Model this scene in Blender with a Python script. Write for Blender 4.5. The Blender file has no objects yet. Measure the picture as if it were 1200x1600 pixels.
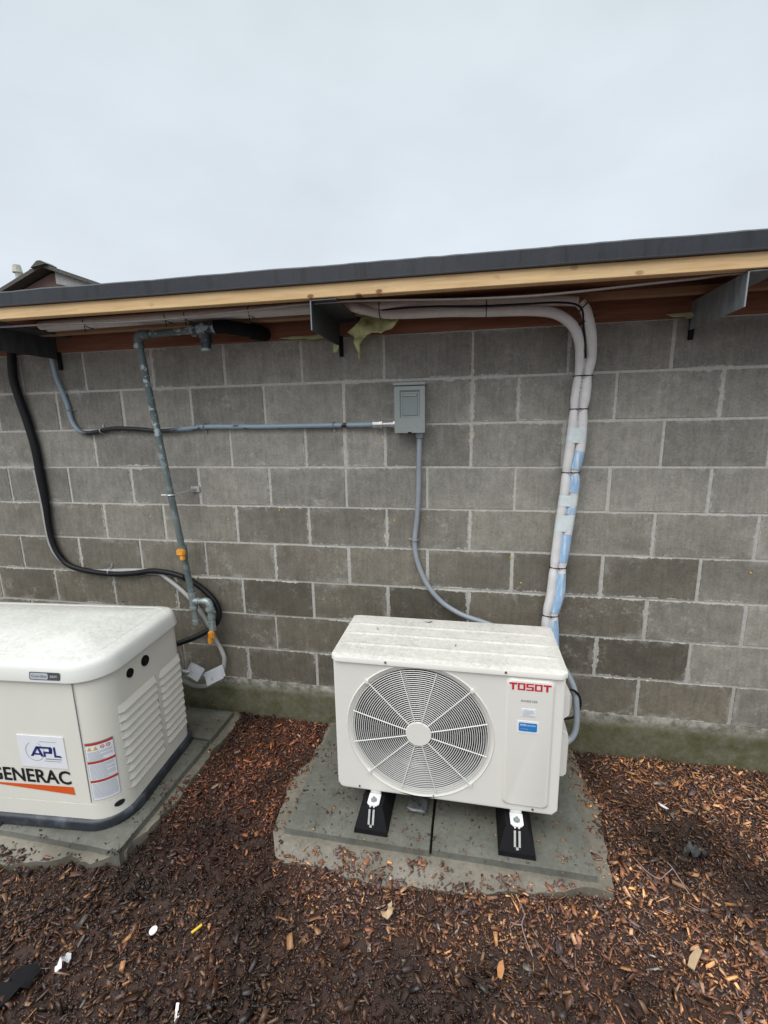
import bpy, bmesh, math, random
import numpy as np
from mathutils import Vector, Matrix, noise
random.seed(7); rng = np.random.default_rng(11)
R_ = math.radians
sc = bpy.context.scene
C = sc.collection
PI = math.pi

# ---------------------------------------------------------------- camera
cd = bpy.data.cameras.new('camera'); cam = bpy.data.objects.new('camera', cd); C.objects.link(cam)
cr, cu, cf = (Vector((0.98200453, 0.18797883, -0.01819522)), Vector((-0.01874407, 0.19287842, 0.98104361)),
              Vector((-0.18792489, 0.96304822, -0.19293097)))
m = Matrix((cr, cu, -cf)).transposed().to_4x4(); m.translation = (0.40655, -2.1513, 1.67104)
cam.matrix_world = m
cd.sensor_fit = 'VERTICAL'; cd.sensor_height = 32.0; cd.sensor_width = 24.0
cd.lens = 701.256 / 1600 * 32; cd.clip_start = 0.02; cd.clip_end = 2000
sc.camera = cam

# ---------------------------------------------------------------- world, sun, exposure
SUN_EL, SUN_AZ = R_(58), R_(200)      # azimuth measured clockwise from +Y
w = bpy.data.worlds.new('World'); sc.world = w; w.use_nodes = True
nt = w.node_tree; N, L = nt.nodes, nt.links
bg = N['Background']; bg.inputs['Strength'].default_value = 0.1
sky = N.new('ShaderNodeTexSky'); sky.sky_type = 'NISHITA'; sky.sun_disc = False
sky.sun_elevation = SUN_EL; sky.sun_rotation = SUN_AZ; sky.dust_density = 3
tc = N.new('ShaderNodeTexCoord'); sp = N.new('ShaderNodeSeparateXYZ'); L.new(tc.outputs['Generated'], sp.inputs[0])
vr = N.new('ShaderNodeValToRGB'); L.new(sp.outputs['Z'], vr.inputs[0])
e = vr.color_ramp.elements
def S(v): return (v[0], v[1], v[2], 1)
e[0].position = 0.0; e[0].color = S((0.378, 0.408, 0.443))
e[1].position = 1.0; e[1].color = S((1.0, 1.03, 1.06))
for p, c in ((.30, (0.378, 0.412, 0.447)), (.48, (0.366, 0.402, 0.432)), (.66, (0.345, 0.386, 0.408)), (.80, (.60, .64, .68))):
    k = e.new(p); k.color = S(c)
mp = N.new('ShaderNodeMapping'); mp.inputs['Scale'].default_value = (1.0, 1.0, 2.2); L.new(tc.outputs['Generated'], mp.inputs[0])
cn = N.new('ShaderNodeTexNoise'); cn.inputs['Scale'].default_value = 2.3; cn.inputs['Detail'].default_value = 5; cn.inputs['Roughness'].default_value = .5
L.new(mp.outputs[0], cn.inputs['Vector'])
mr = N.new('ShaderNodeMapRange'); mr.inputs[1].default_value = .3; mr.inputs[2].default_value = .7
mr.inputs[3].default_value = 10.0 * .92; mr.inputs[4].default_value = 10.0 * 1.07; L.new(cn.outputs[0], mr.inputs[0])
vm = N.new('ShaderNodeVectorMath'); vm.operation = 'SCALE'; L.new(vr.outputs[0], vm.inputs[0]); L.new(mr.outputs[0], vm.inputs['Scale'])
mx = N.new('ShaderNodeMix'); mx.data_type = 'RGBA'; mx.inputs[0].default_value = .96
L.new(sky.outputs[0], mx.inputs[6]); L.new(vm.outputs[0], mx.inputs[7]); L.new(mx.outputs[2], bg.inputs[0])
sd = bpy.data.lights.new('sun', 'SUN'); sd.energy = 1.4; sd.angle = R_(60); sd.color = (1.0, .985, .96)
so = bpy.data.objects.new('sun', sd); C.objects.link(so)
d = Vector((math.sin(SUN_AZ) * math.cos(SUN_EL), math.cos(SUN_AZ) * math.cos(SUN_EL), math.sin(SUN_EL)))
so.rotation_euler = (-d).to_track_quat('-Z', 'Y').to_euler(); so.location = (0, -4, 8)
sc.view_settings.view_transform = 'Standard'; sc.view_settings.look = 'None'
sc.view_settings.exposure = 1.0; sc.view_settings.gamma = 1

# ---------------------------------------------------------------- material helpers
def srgb(r, g, b):
    f = lambda c: (c / 255 / 12.92) if c / 255 <= .04045 else ((c / 255 + .055) / 1.055) ** 2.4
    return (f(r), f(g), f(b))
class NT:
    """small wrapper for building node materials"""
    def __init__(s, name):
        s.m = bpy.data.materials.new(name); s.m.use_nodes = True
        s.t = s.m.node_tree; s.n = s.t.nodes; s.b = s.n['Principled BSDF']
        s.tc = s.n.new('ShaderNodeTexCoord')
    def link(s, a, b): s.t.links.new(a, b)
    def val(s, sock, v):
        if isinstance(v, bpy.types.NodeSocket): s.link(v, sock)
        elif isinstance(v, (tuple, list)) and len(v) == 3 and sock.type == 'RGBA': sock.default_value = (*v, 1)
        else: sock.default_value = v
    def noise(s, scale, detail=4, rough=.55, vec=None, stretch=None, dist=0):
        x = s.n.new('ShaderNodeTexNoise'); x.inputs['Scale'].default_value = scale
        x.inputs['Detail'].default_value = detail; x.inputs['Roughness'].default_value = rough; x.inputs['Distortion'].default_value = dist
        v = vec or s.tc.outputs['Object']
        if stretch:
            mp = s.n.new('ShaderNodeMapping'); mp.inputs['Scale'].default_value = stretch; s.link(v, mp.inputs[0]); v = mp.outputs[0]
        s.link(v, x.inputs['Vector']); return x.outputs[0]
    def vor(s, scale, feature='F1', stretch=None):
        x = s.n.new('ShaderNodeTexVoronoi'); x.inputs['Scale'].default_value = scale; x.feature = feature
        v = s.tc.outputs['Object']
        if stretch:
            mp = s.n.new('ShaderNodeMapping'); mp.inputs['Scale'].default_value = stretch; s.link(v, mp.inputs[0]); v = mp.outputs[0]
        s.link(v, x.inputs['Vector']); return x.outputs[0]
    def math(s, op, a, b=0., c=0.):
        x = s.n.new('ShaderNodeMath'); x.operation = op
        for i, v in enumerate((a, b, c)): s.val(x.inputs[i], v)
        return x.outputs[0]
    def rng(s, v, a, b, lo=0., hi=1.):
        x = s.n.new('ShaderNodeMapRange'); s.link(v, x.inputs[0])
        x.inputs[1].default_value = a; x.inputs[2].default_value = b; x.inputs[3].default_value = lo; x.inputs[4].default_value = hi
        return x.outputs[0]
    def mix(s, f, a, b, mode='MIX'):
        x = s.n.new('ShaderNodeMix'); x.data_type = 'RGBA'; x.blend_type = mode; x.clamp_factor = True
        s.val(x.inputs[0], f); s.val(x.inputs[6], a); s.val(x.inputs[7], b); return x.outputs[2]
    def xyz(s, out='Object'):
        x = s.n.new('ShaderNodeSeparateXYZ'); s.link(s.tc.outputs[out], x.inputs[0]); return x.outputs
    def bump(s, h, strength=.3, dist=.005):
        x = s.n.new('ShaderNodeBump'); x.inputs['Strength'].default_value = strength; x.inputs['Distance'].default_value = dist
        s.link(h, x.inputs['Height']); s.link(x.outputs[0], s.b.inputs['Normal'])
    def done(s, col, rough=.6, metal=0., spec=.5, coat=0.):
        s.val(s.b.inputs['Base Color'], col); s.val(s.b.inputs['Roughness'], rough); s.b.inputs['Metallic'].default_value = metal
        s.b.inputs['Specular IOR Level'].default_value = spec; s.b.inputs['Coat Weight'].default_value = coat
        return s.m
def plain(name, col, rough=.5, metal=0., var=.12, scale=18, bump=.08, dirt=None, dirt_amt=.5, spec=.5):
    x = NT(name)
    n = x.noise(scale, 5, .6); k = x.rng(n, .3, .7, 1 - var, 1 + var)
    v = x.n.new('ShaderNodeVectorMath'); v.operation = 'SCALE'; v.inputs[0].default_value = col; x.link(k, v.inputs['Scale'])
    c = v.outputs[0]
    if dirt:
        n2 = x.noise(scale * .45, 6, .7); f = x.rng(n2, .5, .72, 0, dirt_amt); c = x.mix(f, c, dirt)
    r = x.rng(n, .3, .7, rough - .06, rough + .08)
    if bump: x.bump(x.noise(scale * 6, 3), bump, .002)
    return x.done(c, r, metal, spec)

# wall blocks: tone from an attribute, ragged mortar smears near the block's edges from two UV maps
def mat_block():
    x = NT('concrete_block')
    a = x.n.new('ShaderNodeVertexColor'); a.layer_name = 'tone'
    u1 = x.n.new('ShaderNodeUVMap'); u1.uv_map = 'near'; u2 = x.n.new('ShaderNodeUVMap'); u2.uv_map = 'far'
    s1 = x.n.new('ShaderNodeSeparateXYZ'); x.link(u1.outputs[0], s1.inputs[0])
    s2 = x.n.new('ShaderNodeSeparateXYZ'); x.link(u2.outputs[0], s2.inputs[0])
    ex = x.math('MINIMUM', s1.outputs[0], s2.outputs[0]); ez = x.math('MINIMUM', s1.outputs[1], s2.outputs[1])
    ed = x.math('MINIMUM', ex, ez)
    n1 = x.noise(45, 4, .65); n2 = x.noise(3.1, 2, .5)
    thr = x.math('ADD', x.rng(n1, .35, .72, -.005, .008), x.rng(n2, .45, .72, -.002, .009))
    f = x.math('SUBTRACT', thr, ed); f = x.rng(f, -.0012, .0012)
    smear = x.math('MULTIPLY', x.rng(x.noise(7, 6, .75, dist=1.2), .60, .70), x.rng(ed, .06, 0., 0, .7))
    f = x.math('MAXIMUM', f, smear)
    g = x.noise(140, 6, .75); g2 = x.noise(14, 6, .7); g3 = x.noise(2.2, 3, .5)
    k = x.math('MULTIPLY', x.rng(g, .3, .72, .72, 1.26), x.rng(g2, .3, .7, .82, 1.2))
    k = x.math('MULTIPLY', k, x.rng(g3, .3, .7, .82, 1.15))
    st = x.noise(9, 4, .6, stretch=(6, 1, .6)); k = x.math('MULTIPLY', k, x.rng(st, .3, .7, .88, 1.12))
    v = x.n.new('ShaderNodeVectorMath'); v.operation = 'SCALE'; x.link(a.outputs[0], v.inputs[0]); x.link(k, v.inputs['Scale'])
    c = v.outputs[0]
    # white lime bloom, pits, streaks
    bl = x.math('MULTIPLY', x.rng(x.noise(4.7, 8, .82), .55, .68), x.rng(x.noise(60, 4, .7), .42, .6, .1, .7))
    bl = x.math('MAXIMUM', bl, x.math('MULTIPLY', x.rng(ed, .03, .004), x.rng(x.noise(5, 6, .75), .5, .66, 0, .55)))
    c = x.mix(bl, c, (.48, .465, .43))
    pit = x.rng(x.vor(75), .10, .17, 1, 0); pm = x.rng(x.noise(4.5, 3), .50, .62)
    pit = x.math('MULTIPLY', pit, pm); c = x.mix(x.math('MULTIPLY', pit, .6), c, (.05, .05, .046))
    wet = x.math('MULTIPLY', x.rng(x.noise(1.7, 6, .65, stretch=(1, 1, 1.6), dist=.5), .5, .62), x.rng(x.xyz()[2], 1.7, 1.0, .1, .45)); c = x.mix(wet, c, x.mix(.5, c, (.10, .088, .066)))
    drip = x.math('MULTIPLY', x.rng(x.noise(8, 5, .7, stretch=(5, 1, .35)), .58, .68), x.rng(x.xyz()[2], 1.5, 2.0, 0, .28)); c = x.mix(drip, c, (.40, .385, .36))
    c = x.mix(f, c, x.mix(x.rng(g2, .3, .7), (.36, .345, .312), (.54, .52, .48)))
    h = x.math('ADD', x.math('MULTIPLY', g, .5), x.math('MULTIPLY', f, .35)); h = x.math('SUBTRACT', h, pit)
    x.bump(h, .55, .003)
    return x.done(c, x.rng(g3, .3, .7, .72, .9), spec=.3)
def mat_mortar():
    x = NT('mortar'); g = x.noise(60, 5, .7); g2 = x.noise(5, 4, .6); z = x.xyz()[2]
    c = x.mix(x.rng(g, .3, .7), (.37, .355, .322), (.58, .56, .515))
    damp = x.math('MULTIPLY', x.rng(z, 1.25, .4, 0, .5), x.rng(g2, .3, .6, .4, 1))
    c = x.mix(damp, c, (.24, .228, .20)); x.bump(g, .6, .003)
    return x.done(c, .88, spec=.25)
def mat_foundation():
    x = NT('foundation_concrete'); o = x.xyz(); g = x.noise(50, 6, .7); g2 = x.noise(5, 6, .7); g3 = x.noise(2, 3)
    c = x.mix(x.rng(g2, .3, .7), (.125, .12, .092), (.215, .205, .165))
    moss = x.math('MULTIPLY', x.rng(g3, .3, .55, .6, 1), x.rng(x.noise(11, 5, .7), .35, .62, .5, 1))
    moss = x.math('MULTIPLY', moss, x.rng(o[2], .25, .18, 0, .95))
    c = x.mix(moss, c, (.078, .076, .030))
    top = x.math('MULTIPLY', x.rng(o[2], .19, .235), x.rng(x.noise(22, 5, .7), .4, .58)); c = x.mix(x.math('MULTIPLY', top, .8), c, (.40, .38, .335))
    k = x.rng(g, .3, .7, .75, 1.25); v = x.n.new('ShaderNodeVectorMath'); v.operation = 'SCALE'; x.link(c, v.inputs[0]); x.link(k, v.inputs['Scale'])
    x.bump(x.math('ADD', g, g2), .5, .004)
    return x.done(v.outputs[0], .7, spec=.4)
def mat_pad(name, base, lite, moss=.2):
    x = NT(name); g = x.noise(70, 6, .75); g2 = x.noise(6, 6, .7); g3 = x.noise(2.4, 3); 
    c = x.mix(x.rng(g2, .3, .7), base, lite)
    k = x.rng(g, .3, .72, .8, 1.2); v = x.n.new('ShaderNodeVectorMath'); v.operation = 'SCALE'; x.link(c, v.inputs[0]); x.link(k, v.inputs['Scale'])
    c = x.mix(x.rng(g3, .5, .68, 0, moss), v.outputs[0], (.07, .068, .05))
    c = x.mix(x.rng(x.noise(34, 5, .8), .62, .69, 0, .8), c, (.035, .024, .018))
    x.bump(x.math('ADD', g, x.math('MULTIPLY', g2, .6)), .4, .003)
    return x.done(c, x.rng(g3, .35, .65, .32, .62), spec=.5)
def mat_wood(name, a, b, rough=.6, knots=True):
    x = NT(name)
    g = x.noise(7, 6, .65, stretch=(.7, 9, 9), dist=.6); c = x.mix(x.rng(g, .3, .7), a, b)
    g2 = x.noise(26, 4, .6, stretch=(.25, 6, 6)); c = x.mix(x.rng(g2, .5, .75, 0, .35), c, tuple(v * .6 for v in a))
    if knots:
        o_ = x.xyz(); cv = x.n.new('ShaderNodeCombineXYZ'); x.link(o_[0], cv.inputs[0]); x.link(x.math('MULTIPLY', o_[2], 1.7), cv.inputs[1])
        vo = x.n.new('ShaderNodeTexVoronoi'); vo.voronoi_dimensions = '2D'; vo.inputs['Scale'].default_value = 5.5; x.link(cv.outputs[0], vo.inputs['Vector'])
        kd = x.math('ADD', vo.outputs[0], x.math('MULTIPLY', x.noise(40, 3), .05)); sel = x.rng(x.noise(2.3, 2), .46, .52)
        c = x.mix(x.math('MULTIPLY', x.rng(kd, .115, .075, 0, .9), sel), c, (.20, .07, .025))
        c = x.mix(x.rng(x.noise(3.5, 6, .8, stretch=(1, 1, 3)), .60, .74, 0, .35), c, (.13, .085, .045))
    x.bump(g, .25, .002)
    return x.done(c, rough, spec=.3)
def mat_membrane():
    x = NT('roof_membrane'); g = x.noise(70, 4, .7); st = x.noise(9, 6, .75, stretch=(3.2, .2, .25)); 
    c = x.mix(x.rng(g, .35, .7), (.012, .014, .019), (.020, .022, .029))
    c = x.mix(x.rng(st, .52, .60, 0, .85), c, (.004, .004, .005))
    c = x.mix(x.rng(x.noise(3.3, 5, .6), .45, .7, 0, .4), c, (.034, .037, .045))
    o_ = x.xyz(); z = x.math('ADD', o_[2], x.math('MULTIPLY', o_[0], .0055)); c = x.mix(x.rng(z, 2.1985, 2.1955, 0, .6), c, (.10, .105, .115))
    x.bump(st, .4, .003)
    return x.done(c, .40, spec=.5)
def mat_white(name, base, speck=.5, rough=.38, grime=(.20, .205, .18), scale=1.0):
    x = NT(name); g = x.noise(5 * scale, 5, .65); g2 = x.noise(64 * scale, 6, .85); nrm = x.n.new('ShaderNodeNewGeometry')
    sp_ = x.n.new('ShaderNodeSeparateXYZ'); x.link(nrm.outputs['Normal'], sp_.inputs[0])
    up = x.rng(sp_.outputs[2], .5, .95)
    c = x.mix(x.rng(g, .35, .7, 0, .22), base, tuple(v * .82 for v in base))
    film = x.math('MULTIPLY', up, x.math('MULTIPLY', x.rng(g2, .38, .66, .1, .8), x.rng(g, .3, .6, .35, 1.)))
    c = x.mix(x.math('MULTIPLY', film, .75), c, grime)
    sk = x.math('MULTIPLY', x.rng(x.noise(75 * scale, 3, .7), .70, .73), x.rng(x.noise(6 * scale, 4), .46, .58)); sk = x.math('MULTIPLY', sk, x.rng(up, 0, 1, speck * .6, 1))
    c = x.mix(sk, c, (.03, .028, .022))
    x.bump(x.noise(260, 2, .6), .12, .0008)
    return x.done(c, x.rng(g, .3, .7, rough - .05, rough + .12), spec=.45)
def mat_conduit(name, base, patch, a, b, rough=.4, thr=(.5, .54)):
    """painted conduit: patch colour shows where noise is high, everywhere between object x = a and b"""
    x = NT(name); o = x.xyz(); n = x.noise(11, 5, .6, stretch=(1, 2.5, 1)); f = x.rng(n, *thr)
    if a is not None:
        inside = x.math('MULTIPLY', x.rng(o[0], a - .05, a + .02), x.rng(o[0], b + .06, b - .02)); f = x.math('MAXIMUM', inside, x.math('MULTIPLY', f, x.rng(o[0], a - .05, a)))
    c = x.mix(f, base, patch); x.bump(x.noise(60, 3), .15, .002)
    return x.done(c, rough, spec=.5)
def mat_gaspipe():
    x = NT('painted_gas_pipe'); z = x.xyz()[2]; n = x.noise(23, 5, .65); f = x.math('MULTIPLY', x.rng(n, .55, .58), x.rng(z, .75, .95, .25, 1))
    c = x.mix(x.rng(x.noise(7, 4), .4, .65), (.075, .10, .10), (.15, .185, .18)); c = x.mix(f, c, (.36, .42, .46)); x.bump(n, .3, .002)
    return x.done(c, .45, spec=.5)
def mat_steel(name='galvanised_steel', a=(.10, .115, .12), b=(.21, .23, .24), metal=.35):
    x = NT(name); n = x.noise(12, 5, .7, stretch=(3, 3, .7)); c = x.mix(x.rng(n, .3, .7), a, b); x.bump(n, .15, .002)
    return x.done(c, x.rng(n, .3, .7, .4, .6), metal, spec=.5)
def mat_attr(name, rough=.6, spec=.5, bump=.3, bs=220):
    x = NT(name); a = x.n.new('ShaderNodeVertexColor'); a.layer_name = 'tone'
    n = x.noise(bs, 3, .6); k = x.rng(n, .3, .7, .75, 1.3); v = x.n.new('ShaderNodeVectorMath'); v.operation = 'SCALE'
    x.link(a.outputs[0], v.inputs[0]); x.link(k, v.inputs['Scale']); x.bump(n, bump, .002)
    return x.done(v.outputs[0], rough, spec=spec)
def mat_soil():
    x = NT('soil'); n = x.noise(30, 6, .75); n2 = x.noise(2, 3)
    c = x.mix(x.rng(n, .3, .7), (.025, .013, .009), (.075, .038, .026)); c = x.mix(x.rng(n2, .4, .6, 0, .5), c, (.045, .032, .029))
    x.bump(n, .8, .01); return x.done(c, .7, spec=.4)
def mat_film():
    x = NT('blue_plastic_film'); n = x.noise(26, 5, .7, stretch=(3, 3, .35)); c = x.mix(x.rng(n, .48, .62), (.30, .48, .70), (.64, .71, .78)); x.bump(n, .8, .006)
    return x.done(c, .22, spec=.6)
def mat_pipe_ins():
    x = NT('white_pipe_insulation'); n = x.noise(22, 5, .6); c = x.mix(x.rng(n, .3, .7), (.60, .585, .58), (.72, .70, .69)); x.bump(x.noise(90, 3), .2, .002)
    c = x.mix(x.rng(x.noise(50, 4, .7), .68, .74, 0, .5), c, (.25, .23, .2)); return x.done(c, .55, spec=.3)
M = dict(block=mat_block(), mortar=mat_mortar(), found=mat_foundation(),
    pad=mat_pad('wet_concrete_pad', (.082, .084, .070), (.165, .166, .142), .7), foot=mat_pad('rough_concrete_footing', (.115, .102, .078), (.215, .195, .158), .6),
    fascia=mat_wood('fascia_wood', (.60, .39, .185), (.77, .55, .30)), brown=mat_wood('weathered_brown_wood', (.17, .07, .042), (.27, .12, .075), .75, False),
    nail=mat_wood('tan_batten_wood', (.30, .18, .11), (.42, .27, .17), .75, False),
    mem=mat_membrane(), steel=mat_steel('galvanised_steel', (.16, .18, .19), (.34, .37, .38)), dsteel=mat_steel('dark_steel', (.03, .035, .04), (.09, .10, .11), .3),
    bright=mat_steel('bright_zinc', (.45, .46, .46), (.62, .62, .62), .8), whitebr=plain('white_painted_bracket', (.72, .72, .7), .4),
    unit=mat_white('unit_paint', (.72, .70, .645), .25), gen=mat_white('generator_paint', (.72, .70, .625), .8, .4, (.30, .30, .27)),
    lid=mat_white('generator_lid_paint', (.68, .68, .64), 1., .4, (.27, .275, .24), .7),
    black=plain('black_rubber', (.006, .006, .007), .75, var=.4, spec=.2), blackcab=plain('black_cable_jacket', (.006, .006, .008), .5, var=.3, bump=.2, spec=.3),
    dgrey=plain('dark_grey_plastic', (.06, .062, .065), .5), darkhole=plain('black_interior', (.008, .008, .009), .8),
    base=plain('generator_base_composite', (.022, .026, .034), .42, var=.35, scale=24, dirt=(.16, .18, .21), dirt_amt=.5, bump=.3),
    grille=plain('grille_wire', (.68, .67, .64), .4, var=.04, bump=0), fan=plain('fan_plastic', (.045, .045, .065), .5, var=.1), shroud=plain('shroud_metal', (.14, .142, .15), .6),
    greybox=plain('grey_box_paint', (.255, .28, .27), .45, var=.05, scale=8, bump=.1), boxin=plain('grey_box_recess', (.20, .228, .225), .4, var=.04, scale=8),
    ins=mat_pipe_ins(), film=mat_film(), tape=plain('pale_label_tape', (.62, .68, .69), .4, var=.1, scale=30, bump=.4),
    liq=mat_conduit('blue_grey_conduit', (.26, .34, .41), (.012, .013, .015), (.13), (.67), thr=(.60, .64)), cond=plain('grey_conduit', (.27, .30, .335), .38, var=.08),
    cond2=plain('pale_grey_conduit', (.36, .355, .345), .4, var=.1), gas=mat_gaspipe(), orange=plain('orange_valve_paint', (.68, .29, .03), .5, var=.2, scale=60),
    galv=plain('galvanised_fitting', (.29, .335, .33), .42, .4, var=.25, scale=50), gtape=mat_conduit('wrapped_tee_tape', (.03, .04, .05), (.30, .36, .41), None, None, thr=(.52, .56)),
    foam=plain('yellow_green_foam', (.56, .58, .30), .8, var=.3, scale=14, bump=.5), white=plain('white_label', (.74, .75, .78), .45, var=.03, bump=0),
    red=plain('red_print', (.55, .015, .03), .45, var=.03, bump=0), darkred=plain('dark_red_print', (.40, .05, .035), .5, var=.05, bump=0), ink=plain('black_print', (.012, .012, .014), .4, var=.05, bump=0), navy=plain('navy_print', (.02, .03, .16), .4, var=.05, bump=0),
    gink=plain('grey_print', (.20, .21, .22), .5, var=.05, bump=0), pale=plain('pale_print', (.40, .42, .46), .5, var=.05, bump=0), yel=plain('yellow_print', (.60, .40, .04), .5, bump=0), blue=plain('blue_print', (.02, .19, .50), .4, var=.03, bump=0), owedge=plain('orange_print', (.66, .10, .015), .42, var=.03, bump=0),
    chip=mat_attr('mulch_chip', .42, .5), soil=mat_soil(), wire=plain('grey_wire', (.30, .28, .26), .5), housew=plain('faded_red_brick', (.17, .11, .09), .8, scale=9), trim=plain('weathered_white_trim', (.34, .33, .33), .7, dirt=(.12, .11, .1)),
    roofd=plain('dark_shingle', (.075, .072, .06), .8, var=.4, scale=14), pole=plain('pale_concrete', (.46, .46, .38), .8, dirt=(.1, .11, .08)), maroon=plain('maroon_paint', (.09, .03, .035), .6),
    litw=plain('white_litter', (.72, .73, .74), .5, bump=.2), lity=plain('yellow_litter', (.62, .42, .02), .4), leaf=plain('dry_leaf', (.42, .30, .18), .7), twig=plain('pale_twig', (.27, .20, .19), .6), clear=plain('crumpled_grey_plastic', (.09, .095, .095), .3, var=.6, scale=40), woodchip=plain('orange_wood_chip', (.42, .19, .07), .6, scale=60))

# ---------------------------------------------------------------- mesh helpers
def finish(me, smooth=35):
    if smooth:
        for p in me.polygons: p.use_smooth = True
        me.set_sharp_from_angle(angle=R_(smooth))
def wloc(o):
    v = Vector((0, 0, 0))
    while o: v += o.location; o = o.parent
    return v
def obj(name, bm, mat, parent=None, smooth=35, local=False):
    """bm is in world coordinates unless local (then in its thing's own coordinates)"""
    if parent is not None and not local: bmesh.ops.translate(bm, verts=bm.verts, vec=-wloc(parent))
    bmesh.ops.recalc_face_normals(bm, faces=bm.faces)
    me = bpy.data.meshes.new(name); bm.to_mesh(me); bm.free(); finish(me, smooth)
    me.materials.append(mat if not isinstance(mat, str) else M[mat])
    o = bpy.data.objects.new(name, me); C.objects.link(o)
    if parent is not None: o.parent = parent
    return o
def tag(o, label, cat, group=None, kind=None):
    if label: o['label'] = label
    if cat: o['category'] = cat
    if group: o['group'] = group
    if kind: o['kind'] = kind
    return o
def thing(name, label, cat, loc, rz=0, group=None):
    o = bpy.data.objects.new(name, None); C.objects.link(o); o.location = loc; o.rotation_euler = (0, 0, rz); o.empty_display_size = .1
    return tag(o, label, cat, group)
def NB(): return bmesh.new()
def box(bm, x0, x1, y0, y1, z0, z1, bev=0., seg=1):
    vs = [bm.verts.new((x, y, z)) for x in (x0, x1) for y in (y0, y1) for z in (z0, z1)]
    fs = [bm.faces.new([vs[i] for i in f]) for f in ((0, 1, 3, 2), (4, 6, 7, 5), (0, 4, 5, 1), (2, 3, 7, 6), (0, 2, 6, 4), (1, 5, 7, 3))]
    if bev:
        es = {ed for f in fs for ed in f.edges}
        bmesh.ops.bevel(bm, geom=list(es), offset=bev, segments=seg, affect='EDGES', clamp_overlap=True)
    return vs
def smoothpath(P, n=6):
    P = [Vector(p) for p in P]
    if len(P) < 3: return P
    out = []
    for i in range(len(P) - 1):
        a = P[max(i - 1, 0)]; b = P[i]; c = P[i + 1]; d = P[min(i + 2, len(P) - 1)]
        for k in range(n):
            t = k / n
            out.append(.5 * ((2 * b) + (c - a) * t + (2 * a - 5 * b + 4 * c - d) * t * t + (3 * b - a - 3 * c + d) * t ** 3))
    out.append(P[-1]); return out
def tube(bm, P, r, seg=12, n=6, caps=True, arc=None, smooth=True, zr=None):
    Q = smoothpath(P, n) if smooth else [Vector(p) for p in P]
    rs = r if callable(r) else (lambda t: r)
    rings = []; up = None
    for i, q in enumerate(Q):
        t = (Q[min(i + 1, len(Q) - 1)] - Q[max(i - 1, 0)]).normalized()
        if up is None:
            up = Vector((0, -1, 0)) if abs(t.y) < .9 else Vector((0, 0, 1))
        up = (up - t * up.dot(t)).normalized(); s = t.cross(up)
        rr = rs(i / max(1, len(Q) - 1)) if not zr else zr(q); ring = []
        m = seg if arc is None else seg + 1
        for k in range(m):
            a = 2 * PI * k / seg if arc is None else arc[0] + (arc[1] - arc[0]) * k / seg
            ring.append(bm.verts.new(q + up * math.cos(a) * rr + s * math.sin(a) * rr))
        rings.append(ring)
    for a, b in zip(rings, rings[1:]):
        for k in range(seg):
            j = (k + 1) % len(a); bm.faces.new((a[k], a[j], b[j], b[k]))
    if caps and arc is None:
        bm.faces.new(rings[0][::-1]); bm.faces.new(rings[-1])
def ring_loop(bm, c, ax, ay, ra, rb, r, seg=24, ms=6):
    """closed wire loop (ellipse ra, rb on axes ax, ay about c)"""
    ax = Vector(ax); ay = Vector(ay); c = Vector(c); nz = ax.cross(ay).normalized(); rows = []
    for i in range(seg):
        a = 2 * PI * i / seg; dv = (ax * math.cos(a) * ra + ay * math.sin(a) * rb); o = (ax * math.cos(a) / ra + ay * math.sin(a) / rb).normalized()
        rows.append([bm.verts.new(c + dv + o * math.cos(2 * PI * k / ms) * r + nz * math.sin(2 * PI * k / ms) * r) for k in range(ms)])
    for i in range(seg):
        A = rows[i]; B = rows[(i + 1) % seg]
        for k in range(ms): bm.faces.new((A[k], A[(k + 1) % ms], B[(k + 1) % ms], B[k]))
def cyl(bm, a, b, r, seg=16, r2=None):
    tube(bm, [a, b], (lambda t: r + ((r2 if r2 is not None else r) - r) * t), seg, smooth=False)
def loft(bm, secs, cap0=True, cap1=True):
    rs = [[bm.verts.new(p) for p in s] for s in secs]
    for a, b in zip(rs, rs[1:]):
        n = len(a)
        for k in range(n): bm.faces.new((a[k], a[(k + 1) % n], b[(k + 1) % n], b[k]))
    if cap0: bm.faces.new(rs[0][::-1])
    if cap1: bm.faces.new(rs[-1])
def rrect(x0, x1, y0, y1, r, n=8):
    out = []
    rr = r if isinstance(r, (list, tuple)) else (r,) * 4
    for (cx, cy, a0), q in zip(((x1, y0, -90), (x1, y1, 0), (x0, y1, 90), (x0, y0, 180)), rr):
        sx = 1 if cx == x1 else -1; sy = 1 if cy == y1 else -1
        for k in range(n + 1):
            a = R_(a0 + 90 * k / n); out.append((cx - sx * q + q * math.cos(a), cy - sy * q + q * math.sin(a)))
    return out
def prism_xz(bm, pts, y0, y1):
    """outline in the x-z plane given depth from y0 (front) to y1"""
    a = [bm.verts.new((p[0], y0, p[1])) for p in pts]; b = [bm.verts.new((p[0], y1, p[1])) for p in pts]; n = len(pts)
    bm.faces.new(a); bm.faces.new(b[::-1])
    for k in range(n): bm.faces.new((a[k], b[k], b[(k + 1) % n], a[(k + 1) % n]))
def prism_z(bm, pts, z0, z1):
    a = [bm.verts.new((p[0], p[1], z0)) for p in pts]; b = [bm.verts.new((p[0], p[1], z1)) for p in pts]; n = len(pts)
    bm.faces.new(a[::-1]); bm.faces.new(b)
    for k in range(n): bm.faces.new((a[k], a[(k + 1) % n], b[(k + 1) % n], b[k]))
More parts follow.
